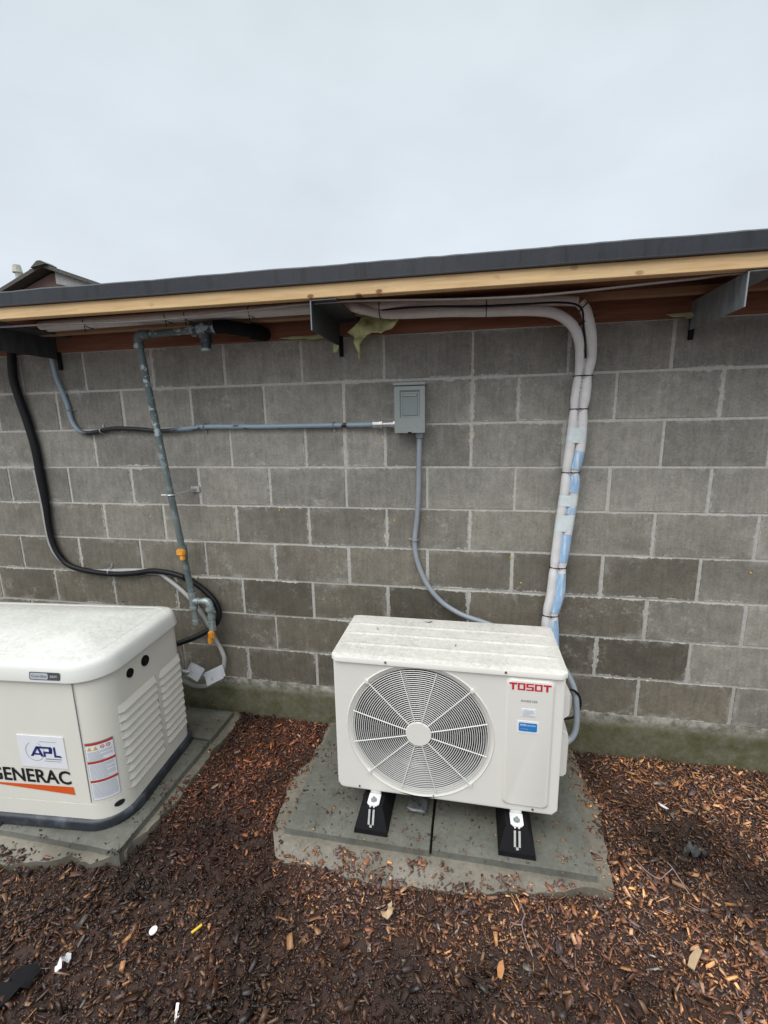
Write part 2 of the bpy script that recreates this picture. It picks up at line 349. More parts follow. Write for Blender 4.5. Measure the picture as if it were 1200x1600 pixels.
def words(bm, s, x0, x1, z0, z1, y, bold=0., th=.0008, shear=0.):
    cu_ = bpy.data.curves.new('t', 'FONT'); cu_.body = s; cu_.offset = bold; cu_.shear = shear; cu_.resolution_u = 3
    o = bpy.data.objects.new('t', cu_); C.objects.link(o); dg = bpy.context.evaluated_depsgraph_get()
    me = bpy.data.meshes.new_from_object(o.evaluated_get(dg)); b2 = bmesh.new(); b2.from_mesh(me)
    C.objects.unlink(o); bpy.data.objects.remove(o); bpy.data.curves.remove(cu_)
    xs = [v.co.x for v in b2.verts]; ys = [v.co.y for v in b2.verts]; ax, bx, ay, by = min(xs), max(xs), min(ys), max(ys)
    mp_ = {}
    for v in b2.verts:
        mp_[v] = bm.verts.new((x0 + (v.co.x - ax) / (bx - ax) * (x1 - x0), y - th, z0 + (v.co.y - ay) / (by - ay) * (z1 - z0)))
    for f in b2.faces:
        try: bm.faces.new([mp_[v] for v in f.verts])
        except ValueError: pass
    b2.free(); bpy.data.meshes.remove(me)
def npmesh(name, V, F, mat, cols=None, smooth=False):
    me = bpy.data.meshes.new(name); n = len(V); k = F.shape[1]
    me.vertices.add(n); me.vertices.foreach_set('co', V.astype(np.float32).ravel())
    me.loops.add(F.size); me.loops.foreach_set('vertex_index', F.astype(np.int32).ravel())
    me.polygons.add(len(F)); me.polygons.foreach_set('loop_start', np.arange(0, F.size, k, dtype=np.int32))
    me.polygons.foreach_set('loop_total', np.full(len(F), k, dtype=np.int32))
    if smooth: me.polygons.foreach_set('use_smooth', np.ones(len(F), dtype=bool))
    me.update(calc_edges=True)
    if cols is not None:
        a = me.color_attributes.new('tone', 'FLOAT_COLOR', 'POINT'); a.data.foreach_set('color', np.c_[cols, np.ones(n)].astype(np.float32).ravel())
    me.materials.append(mat); o = bpy.data.objects.new(name, me); C.objects.link(o); return o
def inside(poly, X, Y):
    r = np.zeros(X.shape, bool); n = len(poly)
    for i in range(n):
        x1, y1 = poly[i]; x2, y2 = poly[(i + 1) % n]
        with np.errstate(divide='ignore', invalid='ignore'):
            c = ((y1 > Y) != (y2 > Y)) & (X < (x2 - x1) * (Y - y1) / (y2 - y1 + 1e-12) + x1)
        r ^= c
    return r
def ragged(poly, step=.03, amp=.012, sd=0):
    out = []; n = len(poly)
    for i in range(n):
        a = Vector((*poly[i], 0)); b = Vector((*poly[(i + 1) % n], 0)); k = max(1, int((b - a).length / step))
        nd = (b - a).normalized(); nn = Vector((nd.y, -nd.x, 0))
        for j in range(k):
            p = a + (b - a) * j / k; q = noise.noise(Vector((p.x * 9, p.y * 9, sd))) * amp * 1.6 + noise.noise(Vector((p.x * 33, p.y * 33, sd + 4))) * amp * .7
            p = p + nn * q; out.append((p.x, p.y))
    return out

# ================================================================ THE BLOCK BUILDING
BW, BH, LINE0 = .4064, .2032, 1.87
shed = thing('block_building', 'long low grey concrete block building with a black flat roof edge', 'building', (0, 0, 0))
bm = NB()
near = bm.loops.layers.uv.new('near'); far = bm.loops.layers.uv.new('far'); tone = bm.loops.layers.float_color.new('tone')
nf0 = None
special = {(5, 0): .62, (6, -1): .66, (6, 2.5): .60, (6, 1.5): .62, (4, 0): .72, (5, -2): .78, (5, -1): 1.0, (7, -1): .7, (7, 3): 1.15, (0, 0): .82, (0, 1): .86, (0, -1): .9,
           (4, 3.5): 1.18, (3, 3): 1.22, (5, 3): .98, (5, 4): 1.3, (6, 3.5): 1.32, (3, 4): 1.28, (4, 2.5): .85, (3, 2): 1.0, (2, -.5): 1.06, (2, .5): 1.12, (2, 1.5): 1.12, (1, -.5): 1.1, (3, -1): 1.0, (3, 0): .8, (7, -2): .85}
for row in range(-1, 8):           # row -1 sits under the roof plate
    z1 = LINE0 - row * BH; z0 = z1 - BH
    if row == -1: z1 = LINE0 + BH
    odd = row % 2 == 0             # the row right under line 0 has half-block joints
    js = [k + (.5 if odd else 0) for k in range(-15, 9)]
    if row == 1: js = sorted(js + [-.5])
    if row == 0: js = sorted([(.43 if j == .5 else j) for j in js] + [1.0])
    if row == 3: js = [(-3.07 if j == -3 else j) for j in js]
    if row == 6: js = [(-1.55 if j == -1.5 else j) for j in js]
    for a, b in zip(js, js[1:]):
        gv = .0055 + random.uniform(-.0015, .002)
        if row == 0 and (a == 1.0 or b == 1.0): gv = .003
        x0 = a * BW + gv + random.uniform(-.002, .002); x1 = b * BW - gv; q0 = z0 + .0042 + random.uniform(-.001, .0015); q1 = z1 - .0042
        y = -.0035 + random.uniform(-.0012, .0012); bv = .0025
        t = random.uniform(.80, 1.14) * special.get((row, round(a * 2) / 2), 1.0)
        dampx = 1.35 + .12 * math.sin(row * 2.1)
        mid = (a + b) / 2 * BW; damp = max(0, min(1, (row - 2.2) / 2.5)) * (1 if mid < dampx else .25)
        t *= 1 - .26 * damp; base = Vector((.255, .242, .213)).lerp(Vector((.222, .196, .152)), damp)
        col = (*(base * t), 1)
        vf = [bm.verts.new(p) for p in ((x0 + bv, y, q0 + bv), (x1 - bv, y, q0 + bv), (x1 - bv, y, q1 - bv), (x0 + bv, y, q1 - bv))]
        vb = [bm.verts.new(p) for p in ((x0, .004, q0), (x1, .004, q0), (x1, .004, q1), (x0, .004, q1))]
        fl = [bm.faces.new(vf)] + [bm.faces.new((vb[i], vb[(i + 1) % 4], vf[(i + 1) % 4], vf[i])) for i in range(4)]
        for f in fl:
            for lp in f.loops:
                c = lp.vert.co; lp[near].uv = (c.x - x0, c.z - q0); lp[far].uv = (x1 - c.x, q1 - c.z); lp[tone] = col
me = bpy.data.meshes.new('block_wall'); bm.to_mesh(me); bm.free()
me.materials.append(M['block']); bw = bpy.data.objects.new('block_wall', me); C.objects.link(bw); bw.parent = shed
# mortar bed with side and back walls, a real body behind the blocks
bm = NB(); XL, XR, YB = -6.1, 3.45, 4.5
def sheet(bm, nx, nz, x0, x1, z0, z1, fn):
    g = [[bm.verts.new(fn(x0 + (x1 - x0) * i / nx, z0 + (z1 - z0) * j / nz)) for j in range(nz + 1)] for i in range(nx + 1)]
    for i in range(nx):
        for j in range(nz): bm.faces.new((g[i][j], g[i + 1][j], g[i + 1][j + 1], g[i][j + 1]))
box(bm, XL, XR, 0, .19, .236, 2.073); box(bm, XL, XL + .19, .19, YB, .236, 2.073); box(bm, XR - .19, XR, .19, YB, .236, 2.073); box(bm, XL, XR, YB, YB + .19, .236, 2.073)
obj('mortar_bed', bm, 'mortar', shed, 0)
bm = NB()
def ff(x, z):
    t = (z + .15) / .39
    n = noise.noise(Vector((x * 3, z * 6, 1))) * .006 + noise.noise(Vector((x * 14, z * 22, 2))) * .003
    lump = max(0, noise.noise(Vector((x * 7, 5, 3)))) * .016 * max(0, 1 - abs(z - .232) / .022)
    return (x, -.008 - n - lump - (0.004 if z < .2 else 0), z + (noise.noise(Vector((x * 5, 0, 7))) * .008 if z > .22 else 0))
sheet(bm, 420, 26, XL, XR, -.15, .250, ff)
box(bm, XL, XR, .0, .22, -.15, .232)
g = [v for k_, v in enumerate(bm.verts) if k_ < 421 * 27 and k_ % 27 == 26]; g.sort(key=lambda v: v.co.x)
top = [bm.verts.new((v.co.x, .003, v.co.z - .001)) for v in g]
for i in range(len(g) - 1):
    try: bm.faces.new((g[i], g[i + 1], top[i + 1], top[i]))
    except ValueError: pass
obj('foundation', bm, 'found', shed, 60)
# eaves
def plank(name, x0, x1, y0, y1, z0, z1, mat, bev=.002):
    bm = NB(); n = 40
    for j in range(1): box(bm, x0, x1, y0, y1, z0, z1, bev)
    return obj(name, bm, mat, shed)
def tilt(o, X=None):      # the eave falls very slightly towards the right
    for v in o.data.vertices: v.co.z -= .0055 * ((v.co.x if X is None else X) + .2)
    return o
plank('ledger_board', XL, XR, -.012, .15, 2.0735, 2.170, 'brown')
plank('nailer_board', XL, XR, -.105, -.067, 2.1425, 2.170, 'nail')
tilt(plank('roof_deck', XL - .1, XR + .1, -.366, YB + .3, 2.1970, 2.217, 'brown', 0))
tilt(plank('fascia_board', XL - .1, XR + .1, -.405, -.367, 2.1435, 2.192, 'fascia'))
bm = NB()
def fm(x, z):   # membrane turned down over the edge, slightly wavy
    s = noise.noise(Vector((x * 4, 2, 1))) * .003 + noise.noise(Vector((x * 19, 5, 1))) * .0012
    return s
n = 500
pr_ = [(-.370, 2.194), (-.417, 2.1925), (-.4185, 2.1965), (-.4125, 2.199), (-.413, 2.249), (-.405, 2.2555), (-.37, 2.255), (YB + .35, 2.285)]
rows = []
for i in range(n + 1):
    x = XL - .13 + (XR - XL + .26) * i / n; s = fm(x, 0)
    lap = .0035 if (math.floor((x + 1.93) / 2.6) % 2) else 0
    rows.append([bm.verts.new((x, y - (s + lap if 1 <= k <= 5 else 0), z + (s * .8 if k >= 4 and k < 7 else 0))) for k, (y, z) in enumerate(pr_)])
for a, b in zip(rows, rows[1:]):
    for k in range(len(pr_) - 1): bm.faces.new((a[k], b[k], b[k + 1], a[k + 1]))
tilt(obj('roof_membrane', bm, 'mem', shed, 50))
tilt(plank('roof_insulation', XL - .09, XR + .09, -.365, YB + .3, 2.2175, 2.249, 'dsteel', 0))
for i, X in enumerate((-1.765, -.205, 1.273)):
    bm = NB(); t = .004
    box(bm, X - t, X, -.395, -.004, 2.030, 2.140, .0008)          # web
    box(bm, X, X + .10, -.395, -.004, 2.1355, 2.140, .0006)          # top flange
    br = tilt(obj('steel_bracket', bm, 'steel' if i == 2 else 'dsteel', shed, 30), X)
    bm = NB(); box(bm, X - .004, X + .014, -.020, -.0065, 1.985, 2.075, .002); obj('hanger_strap', bm, 'black', br)
    bm = NB(); tube(bm, [(X - .002, -.3965, 2.031), (X - .002, -.3965, 2.1375)], .0028, 8, smooth=False); tube(bm, [(X, -.3965, 2.1378), (X + .1, -.3965, 2.1378)], .0022, 8, smooth=False); tilt(obj('cut_edge', bm, 'steel', br), X)
# small yellow specks of foam stuck on the blocks
for x, z in ((-1.33, 1.19), (-.86, 1.185), (.04, 1.20), (.602, 1.03), (.655, .905), (-.565, 1.24), (1.62, 1.0), (.42, 1.62), (-.02, 1.6)):
    bm = NB(); bmesh.ops.create_icosphere(bm, subdivisions=1, radius=.0045, matrix=Matrix.Translation((x, -.006, z)) @ Matrix.Diagonal((1, .5, 1.2, 1)))
    obj('foam_speck', bm, 'yel', shed)

# ================================================================ GROUND
FOOT_U = ragged([(-.335, -.02), (-.35, -.30), (-.405, -.45), (-.39, -.56), (-.365, -.70), (-.315, -.80), (.125, -.835), (.49, -.80), (.925, -.735), (.935, -.66), (.975, -.34), (.945, -.12), (.94, -.02)], .02, .012, 3)
FOOT_G = ragged([(-2.75, -1.03), (-1.36, -1.02), (-1.2, -.985), (-1.11, -.96), (-1.0, -.965), (-.90, -.90), (-.865, -.70), (-.87, -.3), (-.855, -.02), (-2.75, -.02)], .02, .014, 9)
CORES = ((-.33, .90, -.735, .1), (-2.2, -.89, -.945, .1))
def foot_z(x, y):       # the concrete round the pads falls away from their edges
    d = min(math.hypot(max(a - x, 0, x - b), max(c - y, 0, y - e_)) for a, b, c, e_ in CORES)
    return max(.006, .040 - .30 * d)
def hgt(x, y):
    return (noise.noise(Vector((x * 1.6, y * 1.6, 0))) * .014 + noise.noise(Vector((x * 6, y * 6, 3))) * .007 + noise.noise(Vector((x * 19, y * 19, 5))) * .003
            + max(0, .02 * (1 - (-y) / .25)) + .010)
bm = NB(); nx, ny = 300, 150
xs = [-3.2 + 6.4 * i / nx for i in range(nx + 1)]; ys = [-2.6 + 2.6 * j / ny for j in range(ny + 1)]
xs = [-60, -20, -8, -4.5] + xs + [4.5, 8, 20, 60]; ys = [-60, -20, -8, -4] + ys + [4.2, 8, 20, 60]
grid = [[bm.verts.new((x, y, (hgt(x, y) - .006) if (-3.3 < x < 3.3 and -2.7 < y < .01) else -.012)) for y in ys] for x in xs]
for i in range(len(xs) - 1):
    for j in range(len(ys) - 1): bm.faces.new((grid[i][j], grid[i + 1][j], grid[i + 1][j + 1], grid[i][j + 1]))
tag(obj('ground', bm, 'soil', None, 80), 'dark brown soil under the wood mulch', 'ground', kind='structure')
def slab(bm, x0, x1, y0, y1, z0, z1, sd=0):
    nx_, ny_ = max(2, int((x1 - x0) / .03)), max(2, int((y1 - y0) / .03)); b = .009
    V = {}
    for i in range(-1, nx_ + 2):
        for j in range(-1, ny_ + 2):
            ii = min(max(i, 0), nx_); jj = min(max(j, 0), ny_); edge = (i != ii) or (j != jj)
            x = x0 + (x1 - x0) * ii / nx_; y = y0 + (y1 - y0) * jj / ny_
            on = ii in (0, nx_) or jj in (0, ny_)
            w1 = noise.noise(Vector((x * 12, y * 12, sd))) * .0022
            if edge: V[i, j] = bm.verts.new((x + w1, y + w1, z0))
            else:
                xi = x + (b if ii == 0 else -b if ii == nx_ else 0) * .6; yi = y + (b if jj == 0 else -b if jj == ny_ else 0) * .6
                V[i, j] = bm.verts.new((xi + w1, yi + w1, z1 + noise.noise(Vector((x * 5, y * 5, sd + 2))) * .0015 - (.004 if on else 0)))
    for i in range(-1, nx_ + 1):
        for j in range(-1, ny_ + 1):
            q = [V[i, j], V[i + 1, j], V[i + 1, j + 1], V[i, j + 1]]
            if (i in (-1, nx_)) and (j in (-1, ny_)): continue
            bm.faces.new(q)
for nm, poly, lab in (('concrete_footing', FOOT_U, 'rough spread concrete footing round the pads of the fan unit'), ('concrete_footing', FOOT_G, 'rough spread concrete footing round the pads of the generator')):
    x0_, x1_, y0_, y1_ = CORES[0] if poly is FOOT_U else CORES[1]; bm = NB(); secs = []
    for t_ in (1.001, 1., .8, .6, .4, .2, 0.):
        q_ = []
        for px_, py_ in poly:
            cx_, cy_ = min(max(px_, x0_ + .03), x1_ - .03), min(max(py_, y0_ + .03), y1_ - .03)
            X_, Y_ = cx_ + (px_ - cx_) * t_, cy_ + (py_ - cy_) * t_
            q_.append((X_, Y_, -.06 if t_ > 1 else foot_z(X_, Y_) + noise.noise(Vector((X_ * 14, Y_ * 14, 1))) * .004 * (t_ > 0)))
        secs.append(q_)
    loft(bm, secs, False, False)
    o = obj(nm, bm, 'foot', None, 50); tag(o, lab, 'footing', 'concrete footings')
for x0, x1, y0, y1, lab in ((-.315, .2816, -.722, -.06, 'left concrete pad under the round grille of the fan unit'), (.2824, .885, -.716, -.05, 'right concrete pad under the red-lettered end of the fan unit'),
                        (-2.13, -1.484, -.931, -.296, 'concrete pad under the left half of the generator, at the photo edge'), (-1.480, -.900, -.930, -.300, 'concrete pad under the front right corner of the generator'), (-1.480, -.898, -.294, -.05, 'narrow concrete pad between the generator and the block wall'),
                        ):
    bm = NB(); slab(bm, x0, x1, y0, y1, .0, .07, x0 * 3)
    tag(obj('concrete_pad', bm, 'pad', None, 60), lab, 'concrete pad', 'concrete pads')

# wood mulch: chips and crumbs nobody could count
def chips(n, x0, x1, y0, y1, L0, L1, asp, thick, cfn, zoff, keep_pad):
    X = rng.uniform(x0, x1, n); Y = rng.uniform(y0, y1, n)
    pads = inside(FOOT_U, X, Y) | inside(FOOT_G, X, Y)
    # chips creep over the rims of the concrete in clumps
    cl = np.array([noise.noise(Vector((a * 5.5, b * 5.5, 2))) + .7 * noise.noise(Vector((a * 22, b * 22, 5))) for a, b in zip(X, Y)])
    core = np.zeros(n, bool)
    for (a0, a1, b0, b1) in CORES: core |= (X > a0) & (X < a1) & (Y > b0) & (Y < b1)
    rim = pads & ~core
    dcore = np.min([np.hypot(np.maximum(np.maximum(a - X, 0), X - b), np.maximum(np.maximum(c_ - Y, 0), Y - e_)) for a, b, c_, e_ in CORES], axis=0)
    ok = ~pads | (rim & (rng.random(n) < np.where(cl > .16, .75, .06 + .94 * np.clip(dcore / .11, 0, 1) ** 2))) | (core & (rng.random(n) < keep_pad * np.where(cl > .25, 5, 1)))
    ok &= Y < -.012
    ok &= ~((X > -2.2) & (X < -.97) & (Y > -.90) & (Y < -.25))
    X, Y, pads, core = X[ok], Y[ok], pads[ok], core[ok]; n = len(X)
    Lg = (L0 + (L1 - L0) * rng.random(n) ** 2.2); Wd = Lg * rng.uniform(*asp, n); Th = Wd * rng.uniform(*thick, n)
    Lg = np.where(core, np.minimum(Lg, .012), Lg); Wd = np.where(core, np.minimum(Wd, .005), Wd)
    Z = np.array([hgt(a, b) for a, b in zip(X, Y)]) + rng.uniform(-.004, zoff, n); Z = np.where(pads, np.array([foot_z(a, b) for a, b in zip(X, Y)]) + .004, Z); Z = np.where(core, .0735, Z)
    base = np.array([(sx, sy, sz) for sx in (-.5, .5) for sy in (-.5, .5) for sz in (-.5, .5)])
    V = base[None] * np.stack([Lg, Wd, Th], 1)[:, None] * rng.uniform(.45, 1.15, (n, 8, 3))
    yaw = rng.uniform(0, 2 * PI, n); pit = rng.normal(0, .38, n) * ~pads + rng.normal(0, .1, n) * pads; rol = rng.normal(0, .55, n) * ~pads
    cy, sy, cp, sp_, c2, s2 = np.cos(yaw), np.sin(yaw), np.cos(pit), np.sin(pit), np.cos(rol), np.sin(rol)
    Rm = np.zeros((n, 3, 3)); Rm[:, 0, 0] = cy * cp; Rm[:, 1, 0] = sy * cp; Rm[:, 2, 0] = -sp_
    Rm[:, 0, 1] = cy * sp_ * s2 - sy * c2; Rm[:, 1, 1] = sy * sp_ * s2 + cy * c2; Rm[:, 2, 1] = cp * s2
    Rm[:, 0, 2] = cy * sp_ * c2 + sy * s2; Rm[:, 1, 2] = sy * sp_ * c2 - cy * s2; Rm[:, 2, 2] = cp * c2
    V = np.einsum('nij,nkj->nki', Rm, V) + np.stack([X, Y, Z], 1)[:, None]
    f = np.array([(0, 1, 3, 2), (4, 6, 7, 5), (0, 4, 5, 1), (2, 3, 7, 6), (0, 2, 6, 4), (1, 5, 7, 3)])
    F = (f[None] + (np.arange(n) * 8)[:, None, None]).reshape(-1, 4)
    col = cfn(X, Y, n, rng); return V.reshape(-1, 3), F, np.repeat(col, 8, 0)
def colr(X, Y, n, rng):
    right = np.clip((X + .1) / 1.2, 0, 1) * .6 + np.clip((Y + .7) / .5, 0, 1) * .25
    cl = np.array([noise.noise(Vector((a * 3.1, b * 3.1, 8))) for a, b in zip(X, Y)])
    p = rng.random(n); q = np.clip(.10 + .16 * right + .15 * cl, .02, .5)
    dark = np.array((.066, .032, .020)); red = np.array((.165, .072, .038)); tan = np.array((.32, .18, .095)); org = np.array((.50, .245, .10)); purp = np.array((.085, .058, .054)); grey = np.array((.24, .21, .18))
    c = np.where((p < q * .40)[:, None], org, np.where((p < q)[:, None], tan, np.where((p < q + .33 + .2 * right)[:, None], red, np.where((p < .82)[:, None], dark, purp))))
    c = np.where((rng.random(n) < .012)[:, None], grey, c)
    pat = np.array([noise.noise(Vector((a * 1.9, b * 1.9, 21))) + .6 * noise.noise(Vector((a * 5.5, b * 5.5, 4))) for a, b in zip(X, Y)])
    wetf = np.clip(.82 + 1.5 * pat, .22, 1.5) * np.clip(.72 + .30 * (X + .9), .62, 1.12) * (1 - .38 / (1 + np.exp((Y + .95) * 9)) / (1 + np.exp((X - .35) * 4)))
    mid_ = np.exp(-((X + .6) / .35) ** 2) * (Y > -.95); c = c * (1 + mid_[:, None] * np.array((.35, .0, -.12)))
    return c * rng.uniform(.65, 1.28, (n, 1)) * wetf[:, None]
def colf(X, Y, n, rng):
    c = colr(X, Y, n, rng); return c * .9
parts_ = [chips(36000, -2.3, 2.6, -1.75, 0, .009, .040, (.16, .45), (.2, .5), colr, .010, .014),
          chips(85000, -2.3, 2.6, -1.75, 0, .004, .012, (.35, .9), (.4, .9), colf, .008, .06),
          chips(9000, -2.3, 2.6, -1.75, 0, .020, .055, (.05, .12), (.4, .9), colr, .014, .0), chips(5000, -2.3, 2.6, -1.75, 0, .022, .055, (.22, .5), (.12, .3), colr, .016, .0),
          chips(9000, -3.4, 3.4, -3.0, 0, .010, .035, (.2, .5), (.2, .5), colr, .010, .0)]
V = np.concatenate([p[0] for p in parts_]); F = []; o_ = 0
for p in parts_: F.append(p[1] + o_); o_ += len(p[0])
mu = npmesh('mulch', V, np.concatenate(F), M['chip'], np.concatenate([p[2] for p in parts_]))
tag(mu, 'reddish brown wood chip mulch covering the ground in front of the wall', 'mulch', kind='stuff')

# ================================================================ OUTDOOR UNIT (heat pump)
UX0, UX1, UF, UBK, UZ0, UZ1 = -.112, .756, -.600, -.262, .188, .772
unit = thing('outdoor_unit', 'white outdoor air conditioner unit with a round fan grille and red lettering on its front', 'outdoor unit', (.32, -.43, .16))
FC = (.226, .484); FR = .283
bm = NB()
ch = .022
outl = [(UX0, UZ1), (UX1, UZ1), (UX1, UZ0 + ch), (UX1 - ch, UZ0), (UX0 + ch, UZ0), (UX0, UZ0 + ch)]
# sample the outline by angle so that it can be bridged to the round opening
def ray_out(a):
    dx, dz = math.cos(a), math.sin(a); best = 9
    for i in range(6):
        (x1, z1), (x2, z2) = outl[i], outl[(i + 1) % 6]; ex, ez = x2 - x1, z2 - z1; det = dx * ez - dz * ex
        if abs(det) < 1e-9: continue
        t = ((x1 - FC[0]) * ez - (z1 - FC[1]) * ex) / det; u = ((x1 - FC[0]) * dz - (z1 - FC[1]) * dx) / det
        if t > 0 and -1e-6 <= u <= 1 + 1e-6: best = min(best, t)
    return best
angs = sorted(set([2 * PI * k / 96 for k in range(96)] + [math.atan2(z - FC[1], x - FC[0]) % (2 * PI) for x, z in outl]))
prof = [(FR - .020, .012), (FR - .010, .003), (FR, 0.0), (FR + .004, -.0035), (FR + .008, 0.0), (FR + .012, 0.0)]
rings = []
for r, dy in prof: rings.append([bm.verts.new((FC[0] + r * math.cos(a), UF + dy, FC[1] + r * math.sin(a))) for a in angs])
for inset, dy in ((.010, 0.), (.006, 0.), (.0015, .0015), (0, .006), (0, UBK - UF)):
    rr = []
    for a in angs:
        t = ray_out(a); px, pz = FC[0] + t * math.cos(a), FC[1] + t * math.sin(a)
        px = min(max(px, UX0 + inset), UX1 - inset); pz = min(max(pz, UZ0 + inset), UZ1)
        rr.append(bm.verts.new((px, UF + dy, pz)))
    rings.append(rr)
for a, b in zip(rings, rings[1:]):
    n = len(a)
    for k in range(n): bm.faces.new((a[k], a[(k + 1) % n], b[(k + 1) % n], b[k]))
bm.faces.new(rings[-1]); 
casing = obj('casing', bm, 'unit', unit, 40)
# raised service panel pressed into the front
bm = NB(); px0, px1, pz0, pz1 = .548, .722, .214, .755
def slopey(pt, k): return pt
secs = []
for off, y in ((0, UF - .0003), (.0035, UF - .004), (.008, UF - .0075), (.011, UF - .0085)):
    o2 = rrect(px0 + off, px1 - off, pz0 + off, pz1 - off, .022, 6); secs.append([(x, y, z) for x, z in o2])
loft(bm, secs, False, True); panel = obj('service_panel', bm, 'unit', unit, 14)
# top cover with pressed ribs and a folded lip
bm = NB(); nx, ny = 60, 90; cx0, cx1, cy0, cy1 = UX0 - .006, UX1 + .006, UF - .008, -.236
def covz(x, y):
    u = min(x - cx0, cx1 - x); v = (y - cy0) / (cy1 - cy0); z = .792
    z -= .004 * max(0, 1 - u / .02); z -= .006 * max(0, 1 - v / .05)
    for c, wd in ((.27, .016), (.52, .016), (.76, .016)):
        sl = (u - .012) / .05 ; e_ = max(0, min(1, sl)); z += .0045 * e_ * math.exp(-((v - c) / wd) ** 2)
    return z
g = [[None] * (ny + 1) for _ in range(nx + 1)]
for i in range(nx + 1):
    for j in range(ny + 1):
        x = cx0 + (cx1 - cx0) * i / nx; y = cy0 + (cy1 - cy0) * j / ny; 
        cut = .02; xx = x; yy = y
        # clipped front corners
        if (x - cx0) + (y - cy0) < cut: s_ = (cut - (x - cx0) - (y - cy0)) / 2; xx += s_; yy += s_
        if (cx1 - x) + (y - cy0) < cut: s_ = (cut - (cx1 - x) - (y - cy0)) / 2; xx -= s_; yy += s_
        g[i][j] = bm.verts.new((xx, yy, covz(x, y)))
for i in range(nx):
    for j in range(ny): bm.faces.new((g[i][j], g[i + 1][j], g[i + 1][j + 1], g[i][j + 1]))
edge = [g[i][0] for i in range(nx + 1)] + [g[nx][j] for j in range(1, ny + 1)] + [g[i][ny] for i in range(nx - 1, -1, -1)] + [g[0][j] for j in range(ny - 1, 0, -1)]
low1 = [bm.verts.new((v.co.x + (.0015 if v.co.x > .3 else -.0015), v.co.y - .002, v.co.z - .004)) for v in edge]
low = [bm.verts.new((v.co.x + (.0015 if v.co.x > .3 else -.0015), v.co.y - .002, .764)) for v in edge]
inn = [bm.verts.new((.322 + (v.co.x - .322) * .985, -.42 + (v.co.y + .42) * .97, .764)) for v in edge]
n = len(edge)
for A, B in ((edge, low1), (low1, low), (low, inn)):
    for k in range(n): bm.faces.new((A[k], A[(k + 1) % n], B[(k + 1) % n], B[k]))
cover = obj('top_cover', bm, M['unit'], unit, 45)
# screws
for x, z in ((.10, .776), (.546, .776), (-.02, .203), (.285, .203), (.665, .203)):
    bm = NB(); yy = UF - (.0105 if z > .7 else 0); cyl(bm, (x, yy + .001, z), (x, yy - .003, z), .005, 10, .0035); obj('screw', bm, 'dgrey', unit)
# fan grille
bm = NB(); gy = UF - .008
bow = lambda r: gy + .004 - .005 * (1 - (r / .27) ** 2)
nr = 26
for k in range(nr):
    r = .058 + (.266 - .058) * k / (nr - 1); ring_loop(bm, (FC[0], bow(r), FC[1]), (1, 0, 0), (0, 0, 1), r, r, .00165, 96, 5)
for k in range(12):
    a = R_(15 + 30 * k); r1 = .287 if (15 + 30 * k) % 90 == 45 else .270
    P_ = [(FC[0] + r * math.cos(a), bow(r) - .002, FC[1] + r * math.sin(a)) for r in (.045, .12, .2, r1)]
    tube(bm, P_, .0022, 6, 3)
for k in range(4):
    a = R_(45 + 90 * k); cyl(bm, (FC[0] + .285 * math.cos(a), UF + .004, FC[1] + .285 * math.sin(a)), (FC[0] + .285 * math.cos(a), UF - .010, FC[1] + .285 * math.sin(a)), .007, 10)
grl = obj('fan_grille', bm, 'grille', unit, 40)
bm = NB(); cyl(bm, (FC[0], UF - .008, FC[1]), (FC[0], UF - .015, FC[1]), .052, 40, .049); obj('grille_hub', bm, 'unit', grl)
# shroud, fan and coil behind the grille
bm = NB(); rgs = []
for r, y in ((FR - .0195, UF + .0115), (FR - .022, UF + .035), (FR - .024, UF + .11)):
    rgs.append([bm.verts.new((FC[0] + r * math.cos(2 * PI * k / 64), y, FC[1] + r * math.sin(2 * PI * k / 64))) for k in range(64)])
for a, b in zip(rgs, rgs[1:]):
    for k in range(64): bm.faces.new((a[k], a[(k + 1) % 64], b[(k + 1) % 64], b[k]))
obj('shroud', bm, 'shroud', unit, 50)
bm = NB(); box(bm, FC[0] - .30, FC[0] + .30, UF + .17, UF + .175, .22, .75); obj('coil_back', bm, 'darkhole', unit, 0)
fan = None
bm = NB(); hub_y = UF + .045; cyl(bm, (FC[0], hub_y, FC[1]), (FC[0], hub_y + .08, FC[1]), .06, 32); fan = obj('fan_hub', bm, 'fan', unit)
for b_ in range(3):
    bm = NB(); a0 = R_(20 + 120 * b_); rows = []
    for i in range(9):
        r = .055 + (.245 - .055) * i / 8; span = R_(78 - 14 * (i / 8)) ; row = []
        for j in range(11):
            u = j / 10; a = a0 + R_(18) * (i / 8) + span * u; row.append(bm.verts.new((FC[0] + r * math.cos(a), hub_y + .012 + .065 * u + .01 * math.sin(PI * u), FC[1] + r * math.sin(a))))
        rows.append(row)
    for i in range(8):
        for j in range(10): bm.faces.new((rows[i][j], rows[i + 1][j], rows[i + 1][j + 1], rows[i][j + 1]))
    bmesh.ops.solidify(bm, geom=bm.faces[:], thickness=.003); obj('fan_blade', bm, 'fan', fan, 50)
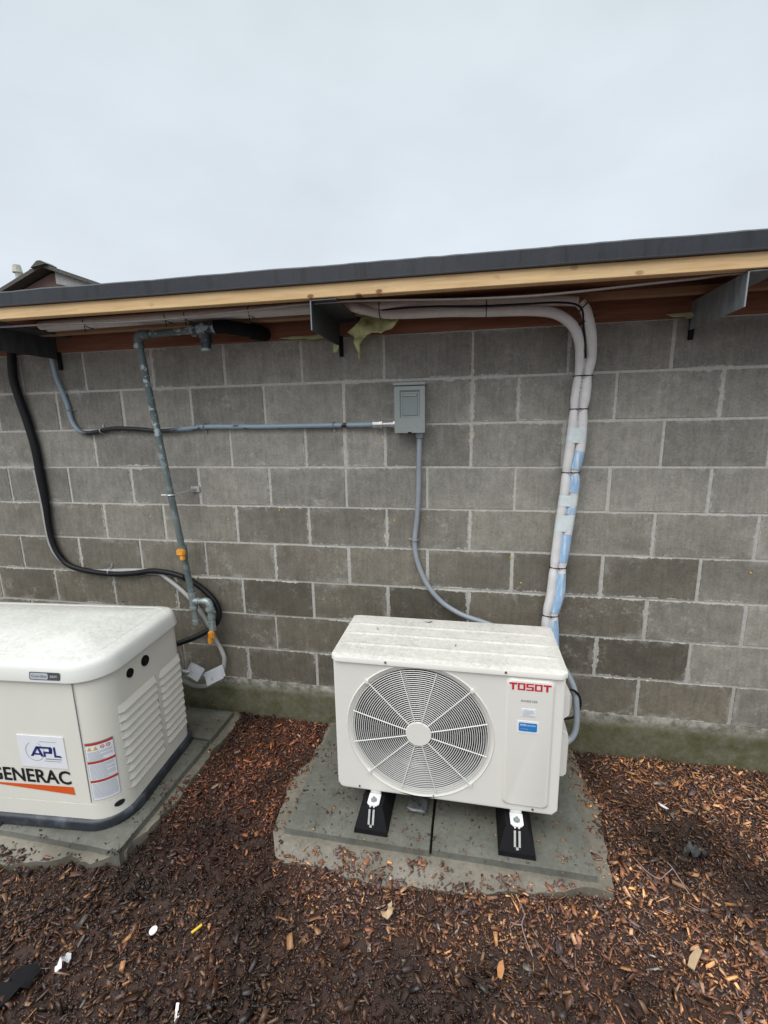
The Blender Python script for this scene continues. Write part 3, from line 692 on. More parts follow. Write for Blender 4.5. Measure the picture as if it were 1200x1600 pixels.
# lettering and labels on the panel
TY = UF - .0088
def stroke(bm, pts, y, th=.0008):
    a = [bm.verts.new((p[0], y - th, p[1])) for p in pts]; bm.faces.new(a)
bm = NB(); lx = .560; lw = .0265; gp = .0032; z0, z1 = .711, .739; t = .0068
def lb(bm, x0, x1, a, b): stroke(bm, [(x0, a), (x1, a), (x1, b), (x0, b)], TY)
for chh in 'TOSOT':
    x1_ = lx + lw; zm = (z0 + z1) / 2
    if chh == 'T': lb(bm, lx, x1_ + .001, z1 - t, z1); lb(bm, lx + lw / 2 - t * .55, lx + lw / 2 + t * .55, z0, z1 - t)
    if chh == 'O': lb(bm, lx, x1_, z1 - t * .8, z1); lb(bm, lx, x1_, z0, z0 + t * .8); lb(bm, lx, lx + t * .95, z0 + t * .8, z1 - t * .8); lb(bm, x1_ - t * .95, x1_, z0 + t * .8, z1 - t * .8)
    if chh == 'S': lb(bm, lx, x1_, z1 - t * .75, z1); lb(bm, lx, x1_, zm - t * .38, zm + t * .38); lb(bm, lx, x1_, z0, z0 + t * .75); lb(bm, lx, lx + t * .95, zm + t * .38, z1 - t * .75); lb(bm, x1_ - t * .95, x1_, z0 + t * .75, zm - t * .38)
    lx += lw + gp
obj('red_lettering', bm, 'red', panel, 0)
bm = NB(); words(bm, 'INVERTER', .603, .661, .6635, .6725, TY, .01, shear=.15); obj('inverter_lettering', bm, 'gink', panel, 0)
bm = NB(); box(bm, .606, .657, TY - .0008, TY + .0006, .606, .637); s1_ = obj('white_sticker', bm, 'white', panel, 0)
bm = NB()
for k, (a, b) in enumerate(((.615, .648), (.609, .650), (.609, .652), (.609, .64), (.612, .654))): stroke(bm, [(a, .631 - k * .0052), (b, .631 - k * .0052), (b, .6285 - k * .0052 + .0008), (a, .6285 - k * .0052 + .0008)], TY - .001)
obj('small_print', bm, 'pale', s1_, 0)
bm = NB(); box(bm, .592, .671, TY - .0008, TY + .0006, .538, .587); s2_ = obj('blue_and_white_sticker', bm, 'white', panel, 0)
bm = NB(); stroke(bm, [(x, z) for x, z in rrect(.599, .664, .545, .580, .005, 4)], TY - .001, .0006); obj('blue_field', bm, 'blue', s2_, 0)
bm = NB(); words(bm, 'AHRI', .603, .625, .5675, .5755, TY - .0018, .02); words(bm, 'CERTIFIED', .627, .660, .5680, .5725, TY - .0018, .02); words(bm, 'www.ahridirectory.org', .603, .632, .5530, .5565, TY - .0018, 0)
obj('sticker_lettering', bm, 'white', s2_, 0)
# valve cover and handle bump on the right side
bm = NB(); secs = []
for x, dy, za, zb in ((UX1, 0, .275, .50), (UX1 + .040, .004, .275, .475), (UX1 + .050, .012, .285, .445)):
    secs.append([(x, -.50 + dy, za), (x, -.50 + dy, zb), (x, -.33 - dy, zb + .01), (x, -.33 - dy, za)])
loft(bm, secs, False); bmesh.ops.bevel(bm, geom=[e_ for e_ in bm.edges if not e_.is_boundary], offset=.005, segments=2, affect='EDGES'); obj('valve_cover', bm, 'unit', unit, 50)
bm = NB(); secs = []
for x, k in ((UX1, 1.0), (UX1 + .030, .75), (UX1 + .042, .38)):
    secs.append([(x, -.50 - .06 * k, .625 - .055 * k), (x, -.50 - .06 * k, .625 + .055 * k), (x, -.50 + .06 * k, .625 + .055 * k), (x, -.50 + .06 * k, .625 - .055 * k)])
loft(bm, secs, False); obj('side_handle', bm, 'unit', unit, 30)
for X in (.045, .605):
    bm = NB(); box(bm, X - .022, X + .022, UF + .01, UF + .30, .162, .187, .003)
    lg = obj('leg', bm, 'whitebr', unit, 0)
    bm = NB(); a = .024; c_ = .010; ya, yb_ = UF - .052, UF + .012
    prism_z(bm, [(X - a, ya + c_), (X - a + c_, ya), (X + a - c_, ya), (X + a, ya + c_), (X + a, yb_ - .004), (X - a, yb_ - .004)], .1650, .1690); pl = obj('mounting_plate', bm, 'whitebr', lg, 0)
    bm = NB(); cyl(bm, (X, UF - .026, .1692), (X, UF - .026, .1715), .0125, 20); cyl(bm, (X, UF - .026, .1715), (X, UF - .026, .178), .008, 6); cyl(bm, (X, UF - .026, .178), (X, UF - .026, .186), .004, 10); obj('bolt', bm, 'galv', lg, 30)
# rubber feet the unit stands on
for X, lab in ((.043, 'black rubber support block under the fan grille side of the white unit'), (.604, 'black rubber support block under the red-lettered side of the white unit')):
    ft = thing('rubber_foot', lab, 'rubber foot', (X, -.45, .071), 0, 'rubber support blocks under the fan unit')
    bm = NB()
    a = [(X - .068, -.693, .0715), (X + .068, -.693, .0715), (X + .068, -.20, .0715), (X - .068, -.20, .0715)]
    b = [(X - .066, -.690, .089), (X + .066, -.690, .089), (X + .066, -.203, .089), (X - .066, -.203, .089)]
    c = [(X - .046, -.655, .150), (X + .046, -.655, .150), (X + .046, -.235, .150), (X - .046, -.235, .150)]
    d_ = [(X - .040, -.648, .160), (X + .040, -.648, .160), (X + .040, -.242, .160), (X - .040, -.242, .160)]
    loft(bm, [a, b, c, d_]); obj('rubber_block', bm, 'black', ft, 20)
    bm = NB()
    for sx in (-1, 1): prism = [bm.verts.new((X + sx * .0085 + ux, yy_, zz_)) for ux, yy_, zz_ in ((-.004, -.6585, .1585), (.004, -.6585, .1585), (.004, -.683, .110), (-.004, -.683, .110))]; bm.faces.new(prism)
    e1_ = [bm.verts.new((X + ux, yy_, zz_)) for ux, yy_, zz_ in ((-.0045, -.6835, .1105), (.0045, -.6835, .1105), (.0045, -.6875, .102), (-.0045, -.6875, .102))]; bm.faces.new(e1_); bmesh.ops.solidify(bm, geom=bm.faces[:], thickness=.0025)
    for sx in (-1, 1): box(bm, X + sx * .0075 - .003, X + sx * .0075 + .003, -.652, -.62, .1605, .164)
    bmesh.ops.translate(bm, verts=bm.verts, vec=(0, -.0025, 0))
    obj('slotted_rail', bm, 'whitebr', ft, 0)
    bm = NB()
    for zz in (.098, .104): box(bm, X - .012, X + .014, -.689 + (zz - .089) * .57, -.686 + (zz - .089) * .57, zz, zz + .003)
    obj('moulded_mark', bm, 'dgrey', ft, 0)
# crumpled grey plastic scrap on the pad beneath the unit
bm = NB()
for k in range(60):
    x = .20 + rng.uniform(-.035, .06); y = -.52 + rng.uniform(-.05, .05); a = bm.verts.new((x, y, .073 + rng.uniform(0, .022)))
bmesh.ops.convex_hull(bm, input=bm.verts[:]); bmesh.ops.delete(bm, geom=[v for v in bm.verts if not v.link_faces], context='VERTS')
tag(obj('plastic_scrap', bm, 'clear', None, 20), 'crumpled grey plastic lying on the pads below the fan grille', 'plastic scrap')

# ================================================================ GENERATOR
GO = (-.96, -.850, .07)
gen = thing('standby_generator', 'off-white standby generator with louvred end and black base beside the block wall', 'generator', GO, R_(4.5))
GW, GD = 1.22, .567
def sec(x0, x1, y0, y1, r, z, n=8): return [(x, y, z) for x, y in rrect(x0, x1, y0, y1, r, n)]
rad = [.115, .07, .07, .115]
bm = NB(); loft(bm, [sec(-GW, 0, 0, GD, rad, .045), sec(-GW, 0, 0, GD, rad, .116), sec(-GW + .002, -.002, .002, GD - .002, rad, .1165), sec(-GW + .002, -.002, .002, GD - .002, rad, .1195), sec(-GW, 0, 0, GD, rad, .120), sec(-GW + .004, -.004, .004, GD - .004, rad, .672)])
body = obj('body', bm, 'gen', gen, 22, local=True)
bm = NB(); rb = [.15, .075, .075, .15]
loft(bm, [sec(-GW - .012, .012, -.012, GD + .012, rb, 0.001), sec(-GW - .016, .016, -.016, GD + .016, rb, .006), sec(-GW - .016, .016, -.016, GD + .016, rb, .038), sec(-GW - .010, .010, -.010, GD + .010, rb, .046), sec(-GW + .01, -.01, .01, GD - .01, rb, .047)])
obj('base', bm, 'base', gen, 50, local=True)
bm = NB()
ls = [(.009, .646, .0), (.0125, .649, 0), (.0125, .656, 0), (.006, .692, 0), (.002, .706, 0), (-.004, .7145, 0), (-.012, .7195, 0), (-.026, .7235, 0), (-.046, .728, 0), (-.0475, .7262, 0), (-.052, .7268, 0), (-.0535, .729, 0), (-.09, .738, 0), (-.14, .747, 0), (-.20, .754, 0)]
secs = []
for off, z, _ in ls:
    q = max(.02, .125 + off); q2 = max(.02, .08 + off)
    s_ = []
    for x, y in rrect(-GW - off, off, -off, GD + off, [q, q2, q2, q], 10):
        # the lid's rim sweeps up along the right-hand end
        s_.append((x, y, z))
    secs.append(s_)
secs[0] = [(x * 1, y, z) for x, y, z in secs[0]]
loft(bm, secs, False, True)
for v in bm.verts: v.co.z += .011 * math.exp(-((v.co.y - GD / 2) / .25) ** 2) if v.co.z > .74 else 0
for v in bm.verts: v.co.z += .012
lid = obj('lid', bm, 'lid', gen, 40, local=True)
bm = NB(); box(bm, -.1085, -.1062, -.0012, .002, .128, .662); obj('panel_seam', bm, 'gink', body, 0, local=True)
# arc mapping for things on the rounded corner
def arcp(s, z, off=.0):      # s metres along front face from local x=-.14 round the corner
    r = .115 + off; a = -PI / 2 + s / .115
    if s < 0: return (-.115 + s, -off, z)
    if a > 0: return (off, .115 + (s - .115 * PI / 2), z)
    return (-.115 + r * math.cos(a), .115 + r * math.sin(a), z)
def arcpatch(bm, s0, s1, z0, z1, off, n=8):
    A = [bm.verts.new(arcp(s0 + (s1 - s0) * k / n, z0, off)) for k in range(n + 1)]; B = [bm.verts.new(arcp(s0 + (s1 - s0) * k / n, z1, off)) for k in range(n + 1)]
    for k in range(n): bm.faces.new((A[k], A[k + 1], B[k + 1], B[k]))
s0, s1, zz0, zz1 = .018, .116, .135, .395
bm = NB(); arcpatch(bm, s0, s1, zz0, zz1, .0010); ws = obj('warning_sticker', bm, 'gink', body, 60, local=True)
bm = NB(); arcpatch(bm, s0 + .0015, s1 - .0015, zz0 + .0015, zz1 - .001, .0016); obj('sticker_paper', bm, 'white', ws, 60, local=True)
for z in (.384, .303, .218):
    bm = NB(); arcpatch(bm, s0 + .001, s1 - .001, z - .001, z + .010, .0022); obj('red_band', bm, 'darkred', ws, 60, local=True)
bm = NB()
for i_, z in enumerate([.352 - .0052 * k for k in range(8)] + [.295 - .0052 * k for k in range(13)] + [.210 - .0052 * k for k in range(13)]):
    e1 = s1 - .006 - (random.random() < .35) * random.uniform(0, .045); arcpatch(bm, s0 + .006, e1, z, z + .0022, .0023)
obj('small_print', bm, 'pale', ws, 60, local=True)
bm = NB()
for sA in (.025, .046):
    A = [bm.verts.new(arcp(sA, .361, .0024)), bm.verts.new(arcp(sA + .016, .361, .0024)), bm.verts.new(arcp(sA + .008, .378, .0024))]; bm.faces.new(A)
obj('hazard_triangles', bm, 'yel', ws, 60, local=True)
bm = NB()
for sA in (.077, .097):
    for k in range(12):
        a, b = 2 * PI * k / 12, 2 * PI * (k + 1) / 12
        f = [bm.verts.new(arcp(sA + r * math.cos(q_), .370 + r * math.sin(q_), .0024)) for r, q_ in ((.0075, a), (.0075, b), (.005, b), (.005, a))]; bm.faces.new(f)
    f = [bm.verts.new(arcp(sA + u, .370 + v_, .0024)) for u, v_ in ((-.005, .004), (-.004, .005), (.005, -.004), (.004, -.005))]; bm.faces.new(f)
obj('prohibition_marks', bm, 'darkred', ws, 60, local=True)
bm = NB(); f = [bm.verts.new(arcp(.106 + .020 * math.cos(2 * PI * k / 20), .090 + .013 * math.sin(2 * PI * k / 20), .0014)) for k in range(20)]; bm.faces.new(f); obj('drain_hole', bm, 'darkhole', body, 0, local=True)
# front lettering
bm = NB(); words(bm, 'GENERAC', -.540, -.180, .203, .266, 0, .020, .0012); bm2 = bm
for v in bm2.verts: v.co.y = -.0012 + .0
obj('black_lettering', bm2, 'ink', body, 0, local=True)
bm = NB(); stroke(bm, [(-.61, .1905), (-.1755, .1935), (-.1725, .157), (-.61, .1895)], 0, .0012); obj('orange_stripe', bm, 'owedge', body, 0, local=True)
def SH(bm): bmesh.ops.translate(bm, verts=bm.verts, vec=(-.018, 0, -.012))
bm = NB(); box(bm, -.368, -.166, -.0012, .001, .288, .430); SH(bm); ap = obj('white_installer_sticker', bm, 'white', body, 0, local=True)
bm = NB(); Z0, Z1 = .338, .384
def st2(bm, pts): a = [bm.verts.new((p[0], -.0021, p[1])) for p in pts]; bm.faces.new(a)
st2(bm, [(-.320, Z0), (-.308, Z0), (-.278, Z1), (-.290, Z1)]); st2(bm, [(-.290, Z1), (-.278, Z1), (-.262, Z0), (-.274, Z0)]); st2(bm, [(-.309, .345), (-.265, .345), (-.268, .353), (-.305, .353)])
st2(bm, [(-.284, .3835), (-.225, .3835), (-.225, .375), (-.280, .375)]); st2(bm, [(-.236, .375), (-.225, .3835), (-.220, .375), (-.224, .353), (-.236, .358)]); st2(bm, [(-.262, .362), (-.226, .362), (-.224, .353), (-.262, .353)]); st2(bm, [(-.262, .353), (-.253, .353), (-.253, .338), (-.262, .338)])
st2(bm, [(-.216, Z1), (-.207, Z1), (-.207, .347), (-.216, Z0)]); st2(bm, [(-.216, Z0), (-.207, .347), (-.190, .347), (-.181, Z0)])
SH(bm); obj('installer_letters', bm, 'navy', ap, 0, local=True)
bm = NB()
for k in range(26):
    if 5 <= k <= 8: continue
    a, b = 2 * PI * (k) / 28, 2 * PI * (k + 1) / 28
    st2(bm, [(-.298 + r * math.cos(q_), .360 + r * 1.05 * math.sin(q_)) for r, q_ in ((.0405, a), (.0405, b), (.039, b), (.039, a))])
st2(bm, [(-.272, .405), (-.200, .405), (-.200, .4065), (-.272, .4065)]); st2(bm, [(-.256, .327), (-.186, .327), (-.186, .331), (-.256, .331)]); st2(bm, [(-.262, .318), (-.192, .318), (-.192, .320), (-.262, .320)])
SH(bm); obj('installer_emblem', bm, 'gink', ap, 0, local=True)
# lid badge
bm = NB()
def badge(bm, x0, x1, z0, z1, y): 
    a = [bm.verts.new((x, y(z), z)) for x, z in rrect(x0, x1, z0, z1, .006, 4)]; bm.faces.new(a)
ly = lambda o: (lambda z: -.0125 + (z - .668) * .135 - o)
badge(bm, -.268, -.140, .672, .702, ly(.0015)); bd = obj('lid_badge', bm, 'dgrey', lid, 0, local=True)
bm = NB(); badge(bm, -.264, -.190, .675, .699, ly(.0022)); obj('badge_panel', bm, 'pale', bd, 0, local=True)
bm = NB(); words(bm, 'Guardian', -.260, -.194, .6825, .6925, 0, .02); [setattr(v.co, 'y', ly(.0029)(v.co.z)) for v in bm.verts]; obj('badge_name', bm, 'gink', bd, 0, local=True)
bm = NB(); words(bm, '24kW', -.181, -.150, .6825, .6925, 0, .02); [setattr(v.co, 'y', ly(.0029)(v.co.z)) for v in bm.verts]; obj('badge_rating', bm, 'pale', bd, 0, local=True)
# louvres on the right-hand end (local x = 0 plane)
def louv(y0, y1, zt, zb, n_):
    bm = NB(); p = (zt - zb) / n_
    for k in range(n_):
        za = zb + p * k; zb2 = za + p * .92
        secs_ = []
        for yy, k2 in ((y0, 0.), (y0 + .022, 1.), (y1 - .012, 1.), (y1, 0.)):
            xo = -.002 - .004 * 1
            secs_.append([(-.006, yy, za), (-.006 + .0130 * k2, yy, za + p * .05), (-.006 + .0120 * k2, yy, za + p * .16), (-.006 + .003 * k2, yy, zb2 - p * .02), (-.006, yy, zb2)])
        loft(bm, secs_)
    return bm
obj('louvre_panel', louv(.086, .335, .505, .115, 10), 'gen', body, 30, local=True)
obj('louvre_panel', louv(.347, .528, .500, .118, 10), 'gen', body, 30, local=True)
for y, r in ((.175, .019), (.275, .023)):
    bm = NB(); cyl(bm, (-.008, y, .600), (.003, y, .600), r, 24); cyl(bm, (.003, y, .600), (.0055, y, .600), r * .7, 20); obj('round_plug', bm, 'black', body, local=True)

# ================================================================ DISCONNECT BOX
dx = thing('disconnect_box', 'small grey electrical disconnect box mounted on the block wall', 'electrical box', (.128, 0, 1.627))
bm = NB(); box(bm, .062, .196, -.072, -.0055, 1.627, 1.838, .003, 2); obj('box_body', bm, 'greybox', dx)
bm = NB(); box(bm, .056, .202, -.088, -.0055, 1.8385, 1.852, .002); obj('rain_cap', bm, 'greybox', dx)
bm = NB()
fx0, fx1, fz0, fz1 = .0595, .1985, 1.628, 1.834; rx0, rx1, rz0, rz1 = .084, .177, 1.695, 1.818
secs = [[(fx0, -.070, fz0), (fx1, -.070, fz0), (fx1, -.070, fz1), (fx0, -.070, fz1)], [(fx0, -.082, fz0), (fx1, -.082, fz0), (fx1, -.082, fz1), (fx0, -.082, fz1)],
        [(rx0, -.082, rz0), (rx1, -.082, rz0), (rx1, -.082, rz1), (rx0, -.082, rz1)], [(rx0 + .006, -.0735, rz0 + .004), (rx1 - .006, -.0735, rz0 + .004), (rx1 - .006, -.0735, rz1 - .008), (rx0 + .006, -.0735, rz1 - .008)]]
loft(bm, secs, False, True); cvr = obj('box_cover', bm, 'greybox', dx, 20)
bm = NB(); box(bm, rx0 + .012, rx1 - .012, -.077, -.0737, rz0 + .010, rz1 - .014, .002); obj('recess_plate', bm, 'boxin', cvr)
bm = NB(); box(bm, rx0 + .016, rx1 - .016, -.0815, -.0772, rz1 - .028, rz1 - .018, .0015); obj('pull_tab', bm, 'greybox', cvr)
bm = NB()
for k in range(9):
    a = .072 + k * .0145; bmesh.ops.create_icosphere(bm, subdivisions=1, radius=.004, matrix=Matrix.Translation((a, -.0822, 1.655 + .004 * math.sin(k * 2.3))) @ Matrix.Diagonal((1.1, .3, 1.3, 1)))
obj('embossed_mark', bm, 'greybox', cvr)
bm = NB(); box(bm, .121, .139, -.0835, -.078, 1.6255, 1.632, .001); obj('latch_notch', bm, 'black', cvr)

# conduits
lq = thing('electrical_conduit', 'blue-grey and black conduit running along the wall into the left side of the grey box', 'conduit', (-1.79, -.02, 2.06), 0, 'flexible conduits on the wall')
P_ = [(-1.80, -.03, 2.10), (-1.793, -.028, 2.044), (-1.784, -.025, 1.945), (-1.762, -.022, 1.87), (-1.745, -.02, 1.80), (-1.733, -.02, 1.72), (-1.70, -.02, 1.668), (-1.65, -.02, 1.65), (-1.57, -.02, 1.658), (-1.479, -.022, 1.672), (-1.35, -.022, 1.668), (-1.193, -.022, 1.655), (-1.05, -.022, 1.664), (-.932, -.022, 1.672), (-.65, -.022, 1.668), (-.381, -.022, 1.668), (-.2, -.025, 1.668), (-.045, -.03, 1.668)]
bm = NB(); tube(bm, P_, .0115, 14, 8); [setattr(v, 'co', v.co) for v in bm.verts]
tmp = obj('conduit', bm, 'liq', lq, 60)
M['liq'].node_tree  # object coordinates are relative to the part; shift handled below
bm = NB(); cyl(bm, (-.052, -.032, 1.668), (-.022, -.034, 1.668), .0165, 8); cyl(bm, (-.022, -.034, 1.668), (-.004, -.034, 1.668), .019, 8); cyl(bm, (-.004, -.034, 1.668), (.030, -.036, 1.668), .0125, 14); cyl(bm, (.030, -.036, 1.668), (.048, -.036, 1.668), .0145, 16); cyl(bm, (.048, -.036, 1.668), (.0615, -.036, 1.668), .020, 8)
obj('connector', bm, 'bright', lq)
def clip(parent, x, z, ax='x', mat='galv', r=.0125, y=-.02, side=1, wd=.012):
    bm = NB()
    if ax == 'x': tube(bm, [(x, -.006, z - r - .002), (x, y - r - .001, z - r * .7), (x, y - r - .002, z + r * .7), (x, -.006, z + r + .002), (x, -.006, z + side * (r + .022))], wd * .28, 6, 5)
    else: tube(bm, [(x - r - .002, -.006, z), (x - r * .7, y - r - .001, z), (x + r * .7, y - r - .002, z), (x + r + .002, -.006, z), (x + side * (r + .022), -.006, z)], wd * .28, 6, 5)
    q = (x, -.010, z + side * (r + .012)) if ax == 'x' else (x + side * (r + .012), -.010, z)
    cyl(bm, (q[0], -.005, q[2]), (q[0], -.012, q[2]), .005, 8); return obj('strap', bm, mat, parent)
clip(lq, -1.737, 1.775, 'z'); clip(lq, -1.55, 1.662, 'x', 'bright'); clip(lq, -.94, 1.672, 'x', side=-1); clip(lq, -.25, 1.668, 'x', side=-1)
cd2 = thing('electrical_conduit', 'grey flexible conduit curving down from the grey box to behind the white fan unit', 'conduit', (.168, -.03, 1.6), 0, 'flexible conduits on the wall')
bm = NB(); tube(bm, [(.169, -.036, 1.60), (.167, -.034, 1.50), (.163, -.03, 1.343), (.155, -.024, 1.22), (.143, -.02, 1.105), (.15, -.02, 1.02), (.181, -.022, .926), (.222, -.028, .855), (.277, -.034, .796), (.34, -.045, .758), (.403, -.06, .737), (.52, -.09, .715), (.66, -.14, .68), (.80, -.20, .62), (.865, -.25, .53), (.88, -.28, .42), (.872, -.30, .335), (.835, -.32, .30), (.79, -.35, .31)], .0125, 14, 8); obj('conduit', bm, 'cond', cd2, 60)
bm = NB(); cyl(bm, (.169, -.036, 1.627), (.169, -.036, 1.603), .0185, 18, .0165); obj('coupling', bm, 'cond', cd2)
clip(cd2, .143, 1.108, 'z', 'bright', side=-1)
bl = thing('black_cable_loop', 'thin black cable looped over the grey conduit at the right side of the fan unit', 'cable', (.84, -.28, .46))
bm = NB(); tube(bm, [(.80, -.30, .50), (.845, -.29, .535), (.885, -.27, .50), (.895, -.27, .45), (.875, -.28, .405), (.83, -.30, .40), (.80, -.32, .41)], .005, 8, 6); obj('cable', bm, 'blackcab', bl)

# black cable and pale conduit to the generator
bk = thing('black_cable', 'thick black cable sweeping down the wall and round to the back of the generator', 'cable', (-2.03, -.03, 2.1))
P_ = [(-2.03, -.035, 2.16), (-2.036, -.035, 2.071), (-2.05, -.035, 1.96), (-2.036, -.035, 1.853), (-2.01, -.032, 1.72), (-1.989, -.03, 1.573), (-1.985, -.03, 1.40), (-1.981, -.03, 1.246), (-1.986, -.03, 1.12), (-1.975, -.03, 1.018), (-1.94, -.03, .94), (-1.881, -.03, .890), (-1.75, -.03, .862), (-1.585, -.03, .853), (-1.45, -.03, .866), (-1.332, -.032, .884), (-1.20, -.034, .872), (-1.097, -.035, .836), (-1.0, -.035, .765), (-.952, -.04, .70), (-.944, -.05, .635), (-.985, -.07, .58), (-1.08, -.12, .535), (-1.22, -.18, .50)]
bm = NB(); tube(bm, P_, lambda t: .0215 if t < .26 else (.0215 - (t - .26) / .08 * .0065 if t < .34 else .0150), 14, 8); obj('cable', bm, 'blackcab', bk, 60)
pg = thing('electrical_conduit', 'pale grey conduit drooping behind the black cable to the generator', 'conduit', (-2.0, -.02, 1.2), 0, 'flexible conduits on the wall')
P_ = [(-2.025, -.02, 1.45), (-2.015, -.02, 1.30), (-2.012, -.02, 1.13), (-2.005, -.02, 1.02), (-1.97, -.018, .94), (-1.89, -.017, .878), (-1.75, -.014, .858), (-1.5, -.013, .873), (-1.33, -.016, .873), (-1.25, -.02, .832), (-1.135, -.025, .739), (-1.049, -.03, .631), (-.983, -.04, .502), (-.945, -.05, .44), (-.93, -.055, .385), (-.955, -.06, .30), (-1.03, -.07, .235), (-1.11, -.08, .225), (-1.18, -.10, .26), (-1.26, -.18, .31)]
bm = NB(); tube(bm, P_, .0125, 12, 8); obj('conduit', bm, 'cond2', pg, 60)
clip(pg, -1.62, .868, 'x', 'bright', r=.02, side=1); clip(bk, -1.13, .86, 'x', 'black', r=.018, y=-.034, side=1)
fx = thing('flexible_connector', 'grey ribbed connector wrapped with two folded white labels behind the generator', 'connector', (-1.03, -.1, .30))
bm = NB(); a0, b0 = Vector((-1.30, -.17, .375)), Vector((-.985, -.085, .300)); 
for k in range(13):
    p = a0 + (b0 - a0) * k / 26; q = a0 + (b0 - a0) * (k + .62) / 26; cyl(bm, p, q, .0205, 14)
cyl(bm, a0, b0, .0165, 14); obj('ribbed_conduit', bm, 'galv', fx)
def leaf_label(cx, cy, cz, wx, wz, tilt, rot, name):
    bm = NB(); 
    for s_, off in ((1, 0), (-1, .010)):
        vs = []
        for i in range(5):
            for j in range(2):
                u = (i / 4 - .5) * wx; v = (j - .5) * wz; y = -.022 - off + .012 * (i / 4) * s_ * .5
                p = Vector((u, y, v)); p.rotate(Matrix.Rotation(rot, 3, 'Y')); p.rotate(Matrix.Rotation(tilt, 3, 'X')); vs.append(bm.verts.new(p + Vector((cx, cy, cz - off * 1.2))))
        for i in range(4): bm.faces.new((vs[i * 2], vs[i * 2 + 2], vs[i * 2 + 3], vs[i * 2 + 1]))
    bmesh.ops.solidify(bm, geom=bm.faces[:], thickness=.0008); return obj(name, bm, 'white', fx, 20)
l1 = leaf_label(-1.075, -.10, .335, .092, .062, -.5, .35, 'white_label'); l2 = leaf_label(-.965, -.085, .315, .105, .066, -.5, -.5, 'white_label')
for lbl, cx, cz, ro in ((l1, -1.075, .335, .35), (l2, -.965, .315, -.5)):
    bm = NB()
    for k in range(4):
        u0, v0 = random.uniform(-.028, 0), -.014 + k * .009
        vs = [Vector((u0, -.0345, v0)), Vector((u0 + random.uniform(.012, .026), -.0345, v0)), Vector((u0 + .018, -.0345, v0 + .0035)), Vector((u0, -.0345, v0 + .003))]
        for p in vs: p.rotate(Matrix.Rotation(ro, 3, 'Y')); p.rotate(Matrix.Rotation(-.5, 3, 'X'))
        bm.faces.new([bm.verts.new(p + Vector((cx, -.10 if lbl is l1 else -.085, cz - .012))) for p in vs])
    obj('small_print', bm, 'gink', lbl, 0)

# ================================================================ GAS PIPE
gp_ = thing('gas_pipe', 'painted steel gas pipe dropping from under the eave to orange shut-off valves by the generator', 'pipe', (-1.1, -.1, .7))
T0, T1 = Vector((-1.135, -.185, 2.085)), Vector((-1.062, -.092, .775))
bm = NB(); tube(bm, [T0 - Vector((0, 0, .02)), T1], .0165, 16, smooth=False); obj('riser', bm, 'gas', gp_)
bm = NB(); tube(bm, [(-1.07, -.183, 2.098), (-1.115, -.185, 2.100), (-1.134, -.185, 2.085), (-1.135, -.185, 2.05)], .0215, 14, 6); cyl(bm, (-1.135, -.185, 2.055), (-1.134, -.184, 2.040), .025, 16); obj('elbow', bm, 'gas', gp_)
bm = NB(); cyl(bm, (-1.08, -.183, 2.098), (-.80, -.17, 2.112), .0165, 14); obj('top_run', bm, 'gas', gp_)
bm = NB(); cyl(bm, (-.86, -.17, 2.110), (-.745, -.165, 2.116), .031, 16); cyl(bm, (-.80, -.17, 2.10), (-.795, -.172, 2.045), .029, 16, .027); cyl(bm, (-.795, -.172, 2.047), (-.797, -.174, 2.022), .022, 16); tee = obj('taped_tee', bm, 'gtape', gp_)
bm = NB(); cyl(bm, (-.797, -.174, 2.0225), (-.797, -.175, 2.010), .0245, 16); obj('cap', bm, 'galv', tee)
bm = NB(); tube(bm, [(-.75, -.165, 2.116), (-.70, -.16, 2.116), (-.62, -.12, 2.106), (-.58, -.06, 2.10), (-.575, -.02, 2.10)], .030, 16, 6); cyl(bm, (-.60, -.10, 2.103), (-.575, -.06, 2.10), .036, 16); obj('black_wrapped_end', bm, 'black', gp_)
# wall standoff
bm = NB(); zc = 1.335; tx = T0.lerp(T1, (2.085 - zc) / 1.31)
ring_loop(bm, (tx.x, tx.y, zc), (1, 0, 0), (0, 1, 0), .0200, .0200, .0042, 20, 6); tube(bm, [(tx.x - .02, tx.y - .01, zc), (tx.x - .045, tx.y - .015, zc)], .003, 6, smooth=False); cyl(bm, (tx.x + .018, tx.y + .01, zc), (-1.035, -.012, zc + .012), .0065, 8); box(bm, -1.060, -1.010, -.012, -.0055, zc - .004, zc + .028, .001)
cyl(bm, (-1.045, -.012, zc + .012), (-1.045, -.022, zc + .012), .009, 8); obj('standoff_clamp', bm, 'bright', gp_)
# orange valve on the riser
zv = 1.025; tv = T0.lerp(T1, (2.085 - zv) / 1.31)
bm = NB(); cyl(bm, tv + Vector((0, 0, .035)), tv - Vector((0, 0, .035)), .0225, 10); vb = obj('valve_body', bm, 'gas', gp_)
bm = NB(); box(bm, tv.x - .012, tv.x + .034, tv.y - .045, tv.y - .020, zv - .008, zv + .026, .006, 2); cyl(bm, (tv.x, tv.y, zv), (tv.x, tv.y - .03, zv), .014, 12); box(bm, tv.x + .004, tv.x + .030, tv.y - .042, tv.y - .024, zv - .034, zv - .004, .005, 2); obj('valve_handle', bm, 'orange', vb)
